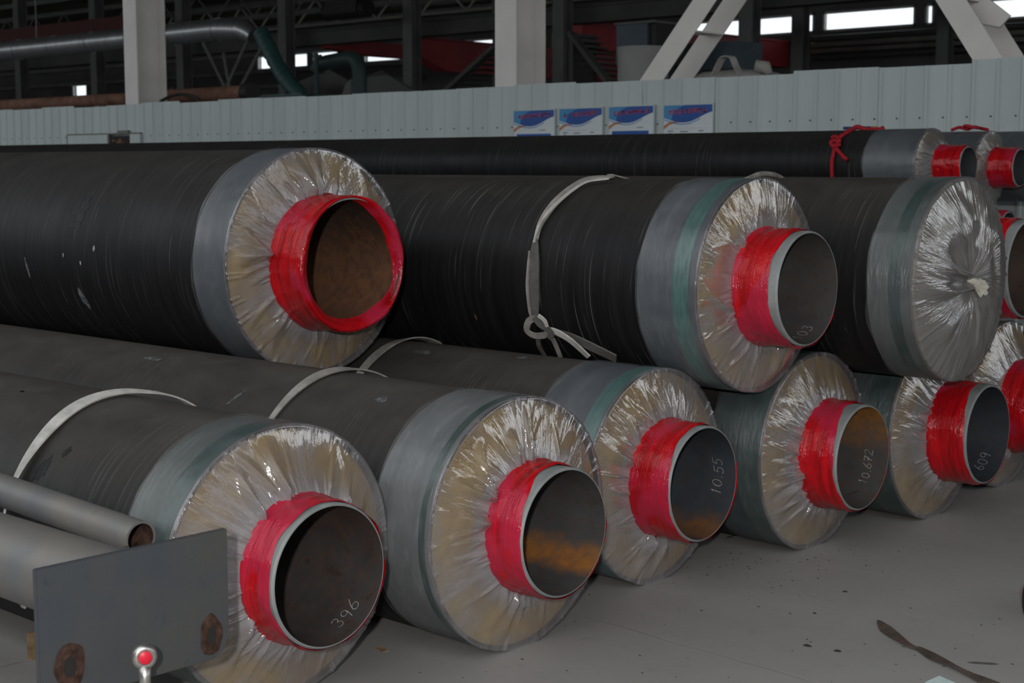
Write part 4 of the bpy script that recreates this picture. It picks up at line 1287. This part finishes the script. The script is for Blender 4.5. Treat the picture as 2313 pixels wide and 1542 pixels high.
# second green pipe run with a stand
gy = 18.0
pts = [at_y(x, y, gy) for x, y in ((716, 160), (722, 146), (745, 139), (790, 132), (806, 140), (812, 170), (812, 230))]
pts.append(Vector((pts[-1].x, gy, 0)))
tag(MB().tube(polyline(pts, 6), .13, 16).build('green_pipe', MT['green'], smooth=True), 'dark green bent pipe above the partition beside the hose', 'pipe')
c = at_y(744, 200, gy)
vs_ = empty('valve_stand', (c.x, gy - .3, 0), 'thin dark valve stem standing before the green bent pipe', 'valve')
MB().tube([(0, 0, 0), (0, 0, at_y(744, 122, gy).z)], .04, 8).build('stem', MT['green'], vs_)
MB().tube([(-.14, 0, at_y(744, 128, gy).z), (.14, 0, at_y(744, 128, gy).z)], .02, 8).build('handle', MT['green'], vs_)
# pale stacked sheets behind the hose
yy = 20.0
c0, c1 = at_y(625, 200, yy), at_y(790, 160, yy)
sh = empty('sheet_stack', ((c0.x + c1.x) / 2, yy, 0), 'pale dusty covered stack behind the green hose', 'stack')
hw = (c1.x - c0.x) / 2
top = at_y(700, 178, yy).z
b_ = MB()
n = 14
vs, fs = [], []
for j, (yo, q) in enumerate(((0, 0), (.02, 1), (1.0, 1.08), (2.0, .98), (2.02, 0))):
    for i in range(n + 1):
        x = -hw + 2 * hw * i / n
        z = 0 if q == 0 else top * q * (.86 + .10 * math.sin(i * .55) + .04 * math.sin(i * 1.9 + j))
        vs.append((x, yo, z))
for j in range(4):
    for i in range(n):
        fs.append((j * (n + 1) + i, j * (n + 1) + i + 1, (j + 1) * (n + 1) + i + 1, (j + 1) * (n + 1) + i))
fs.append(tuple(j * (n + 1) for j in range(4, -1, -1))); fs.append(tuple(j * (n + 1) + n for j in range(5)))
b_.add(vs, fs).build('cover', MT['fardark'], sh, smooth=True, auto=40)

# rusty pipes lying on stands right behind the partition
ry = 11.9
for k, (xa, xb, py, r) in enumerate((((-60), 292, 231, .085), (372, 556, 214, .095))):
    pm_ = (max(xa, 0) + xb) / 2
    z = at_y(pm_, py, ry).z
    a, b = at_y(xa, py, ry).x, at_y(xb, py, ry).x
    root = empty('rusty_pipe', ((a + b) / 2, ry, 0), ['rust brown pipe along the top of the partition at the far left', 'rust brown pipe with a black end over the partition, right of the left column'][k], 'pipe', 'rusty pipes behind the partition')
    h = (b - a) / 2
    MB().tube([(-h, 0, z), (h, 0, z)], r, 20).build('pipe_body', MT['rust'], root, smooth=True, auto=40)
    for xx in (-h * .7, h * .7):
        MB().box((xx - .06, -.10, 0), (xx + .06, .10, z - r * .9)).build('stand', MT['fardark'], root)
    if k: MB().tube([(h - .01, 0, z), (h + .14, 0, z)], r * 1.25, 20).build('black_end', MT['rubber'], root, smooth=True, auto=40)
hz = at_y(410, 224, 11.3)
rope('black_hose', [at_y(x, y, 11.3) for x, y in ((352, 300), (358, 240), (375, 222), (405, 213), (435, 217), (452, 232), (458, 300))], .020, MT['rubber'], 'thin black hose arching over the partition beside the left column', 'hose')

# tank, blue hopper, big bag behind the partition
ty = 13.2
c = at_y(1452, 150, ty)
tr = abs(at_y(1500, 150, ty).x - at_y(1392, 150, ty).x) * .42
tk = empty('round_tank', (c.x, ty, 0), 'pale grey round tank behind the left diagonal brace', 'tank')
tt = at_y(1440, 114, ty).z
prof = [(0, tr * .98), (tt * .97, tr), (tt, tr * 1.02), (tt + .03, tr * 1.03), (tt + .03, tr * .96), (tt - .10, tr * .92), (tt - .12, .02)]
vs, fs = [], []
seg = 40
for z, r in prof:
    for k in range(seg):
        t = 2 * math.pi * k / seg
        vs.append((r * math.cos(t), r * math.sin(t), z))
for i in range(len(prof) - 1):
    for k in range(seg):
        fs.append((i * seg + k, i * seg + (k + 1) % seg, (i + 1) * seg + (k + 1) % seg, (i + 1) * seg + k))
MB().add(vs, fs).build('shell', MT['tank'], tk, smooth=True, auto=40)
hy = 15.5
a, b = at_y(1392, 112, hy), at_y(1462, 52, hy)
hb = empty('blue_hopper', ((a.x + b.x) / 2, hy, 0), 'dark blue hopper box above the round tank', 'hopper')
w2 = (b.x - a.x) / 2
MB().box((-w2, 0, a.z - .2), (w2, .8, b.z)).build('hopper_box', MT['bluebox'], hb)
MB().box((w2, .05, a.z - .2), (w2 + .10, .75, b.z + .05)).build('hopper_side', MT['rubber'], hb)
MB().box((-w2 - .02, -.02, b.z), (w2 + .12, .82, b.z + .03)).build('hopper_rim', MT['fargirder'], hb)
for sx in (-w2 + .04, w2 - .04):
    for sy in (.05, .75):
        MB().box((sx - .03, sy - .03, 0), (sx + .03, sy + .03, a.z - .2)).build('leg', MT['fargirder'], hb)
a, b = at_y(1500, 170, 16.5), at_y(1664, 92, 16.5)
cb = empty('control_cabinet', ((a.x + b.x) / 2, 16.5, 0), 'dull blue grey cabinet behind the big bag', 'cabinet')
w2 = (b.x - a.x) / 2
MB().box((-w2, 0, 0), (w2, .6, b.z)).build('cabinet_body', MT['bluebox'], cb)
MB().box((-w2 + .04, -.012, .4), (-.01, 0, b.z - .06)).build('cabinet_door', MT['bluebox'], cb)
MB().box((.01, -.012, .4), (w2 - .04, 0, b.z - .06)).build('cabinet_door', MT['bluebox'], cb)
MB().box((w2 * .1, -.02, b.z - .42), (w2 * .95, -.012, b.z - .35)).build('cabinet_rail', MT['rubber'], cb)
by = 12.3
a, b = at_y(1535, 175, by), at_y(1735, 160, by)
bgx = (a.x + b.x) / 2
bag_ = empty('bulk_bag', (bgx, by, 0), 'pale woven bulk bag with a lifting loop showing over the partition', 'bag')
w2 = (b.x - a.x) / 2
zt = at_y(1640, 152, by).z
vs, fs = [], []
nu, nv = 28, 12
rg = random.Random(3)
for j in range(nv + 1):
    f = j / nv
    z = zt * min(1, f * 1.25) if f < .8 else zt
    sc_ = 1.0 if f < .8 else math.cos((f - .8) / .2 * math.pi / 2)
    z = zt * (.93 * min(1, f / .8)) + (zt * .07 * math.sin((max(0, f - .8)) / .2 * math.pi / 2))
    for k in range(nu):
        t = 2 * math.pi * k / nu
        c, s = math.cos(t), math.sin(t)
        q = (abs(c) ** 4 + abs(s) ** 4) ** -.25
        r = w2 * q * max(sc_, .02) * (1 + .03 * rg.uniform(-1, 1)) * (1 + .05 * math.sin(f * 9))
        vs.append((r * c, r * s * .8 + .3, z + rg.uniform(-.01, .01) * (f > .7)))
for j in range(nv):
    for k in range(nu):
        fs.append((j * nu + k, j * nu + (k + 1) % nu, (j + 1) * nu + (k + 1) % nu, (j + 1) * nu + k))
MB().add(vs, fs).build('bag_body', MT['bag'], bag_, smooth=True)
pts = polyline([at_y(x, y, by) - Vector((bgx, by, 0)) for x, y in ((1612, 172), (1622, 150), (1632, 132), (1642, 127), (1654, 130), (1662, 148), (1674, 170))], 6)
MB().ribbon(pts, [Vector((.35, 1, 0))] * len(pts), [.075] * len(pts), .012).build('lifting_loop', MT['bag'], bag_)
MB().tube([at_y(1700, 160, by) - Vector((bgx, by - .1, 0)), at_y(1704, 148, by) - Vector((bgx, by - .1, 0)), at_y(1716, 150, by) - Vector((bgx, by - .1, 0)), at_y(1726, 165, by) - Vector((bgx, by - .1, 0))], [.05, .07, .06, .03], 10).build('bag_spout', MT['bag'], bag_, smooth=True)

# hoist hanging high left of the middle column
c = at_y(785, 24, 30)
ho = empty('crane_hoist', (c.x, 30, c.z), 'black crane hoist hanging high left of centre', 'hoist')
MB().box((-.7, -.3, -.10), (.7, .3, .28)).build('hoist_body', MT['rubber'], ho)
MB().tube([(-.9, 0, .02), (.9, 0, .02)], .26, 14).build('drum', MT['rubber'], ho)
MB().box((-.08, -.08, .28), (.08, .08, 9.2 - c.z)).build('suspension', MT['fargirder'], ho)

# ------------------------------------------------------------------ small things on the floor
def crumb(b, p, r, rg):
    n = 6
    vs = []
    for k in range(n):
        t = 2 * math.pi * k / n
        q = r * rg.uniform(.6, 1.2)
        vs.append((p.x + q * math.cos(t) * 1.5, p.y + q * math.sin(t), .0008))
    vs.append((p.x, p.y, r * .6))
    b.add(vs, [(k, (k + 1) % n, n) for k in range(n)])
rg = random.Random(21)
b = MB()
for _ in range(150):
    px = rg.gauss(1760, 120) if rg.random() < .45 else rg.uniform(900, 2313)
    py = rg.gauss(1275, 22) if px < 2000 and rg.random() < .5 else rg.uniform(1190, 1542)
    p = at_z(px, py)
    crumb(b, p, rg.uniform(.0015, .0045), rg)
tag(b.build('floor_debris', MT['crumb']), 'fine dark crumbs scattered over the concrete floor', 'debris', kind='stuff')
for (x, y, r, lb) in ((1908, 1336, .008, 'dark flake on the floor under the dark teal pipe end'), (1823, 1458, .011, 'wider dark flake on the floor near the pale joint'), (1891, 1470, .010, 'rounder dark flake on the floor near the pale joint'), (1840, 1385, .007, 'small dark flake lying left of the brown strip')):
    b = MB(); crumb(b, at_z(x, y), r, rg)
    tag(b.build('dark_flake', MT['crumb']), lb, 'debris', 'dark flakes on the floor')
c = at_z(861, 1467)
b = MB(); b.add([(c.x - .03, c.y - .004, .002), (c.x + .02, c.y - .012, .002), (c.x + .03, c.y + .004, .006), (c.x - .02, c.y + .008, .007), (c.x - .03, c.y - .004, 0), (c.x + .02, c.y - .012, 0), (c.x + .03, c.y + .004, 0), (c.x - .02, c.y + .008, 0)],
              [(0, 1, 2, 3), (0, 4, 5, 1), (1, 5, 6, 2), (2, 6, 7, 3), (3, 7, 4, 0)])
tag(b.build('wood_chip', MT['timber']), 'small wood chip on the floor between the two nearest pipes', 'wood chip')
c = at_x(71, 1455, -3.05)
wb = MB().box((-.010, -.010, 0), (.010, .010, .085)).build('timber_slat', MT['timber'], loc=at_z(73, 1489))
tag(wb, 'pale timber stub on the floor at the left edge of the steel plate', 'slat')
pts = [at_z(x, y) for x, y in ((1983, 1406), (2000, 1425), (2030, 1447), (2056, 1463), (2075, 1470), (2110, 1490), (2150, 1508), (2200, 1532), (2260, 1560), (2330, 1590))]
pts = polyline([(p.x, p.y, .009) for p in pts], 5)
n = len(pts)
rb = MB().ribbon(pts, [Vector((.5, .85, .25 * math.sin(i * .35))) for i in range(n)], [.010 + .032 * min(1, i / 5) - .018 * math.exp(-((i - 20) / 4) ** 2) for i in range(n)], .0012)
tag(rb.build('plastic_strip', MT['strip']), 'brown plastic strapping strip curling on the floor at the lower right', 'strip')
c = at_z(2128, 1543)
pp = MB().add([(c.x - .04, c.y - .03, .002), (c.x + .03, c.y - .035, .004), (c.x + .045, c.y + .02, .002), (c.x - .025, c.y + .03, .010), (c.x - .04, c.y - .03, .001), (c.x + .03, c.y - .035, .001), (c.x + .045, c.y + .02, .001), (c.x - .025, c.y + .03, .001)],
              [(0, 1, 2, 3), (0, 4, 5, 1), (1, 5, 6, 2), (2, 6, 7, 3), (3, 7, 4, 0)]).build('paper_scrap', MT['paper'])
tag(pp, 'pale bluish paper scrap at the lower edge of the floor', 'paper')
# pipe end peeking in at the right edge
c = at_z(2302, 1402)
pe = empty('loose_pipe', (c.x, c.y, 0), 'dark steel pipe end with a red band at the right edge of the floor', 'pipe')
r_ = .062
ax = Vector((math.sin(YAW), math.cos(YAW), 0))
s0 = Vector((.02, .02, r_ + .001))
MB().tube([s0, s0 + ax * .9], r_, 28).build('pipe_body', MT['rubber'], pe, smooth=True, auto=40)
MB().tube([s0 + ax * .001, s0 + ax * .16], r_ + .004, 28).build('red_band', red_mat('red_band', 77), pe, smooth=True, auto=40)
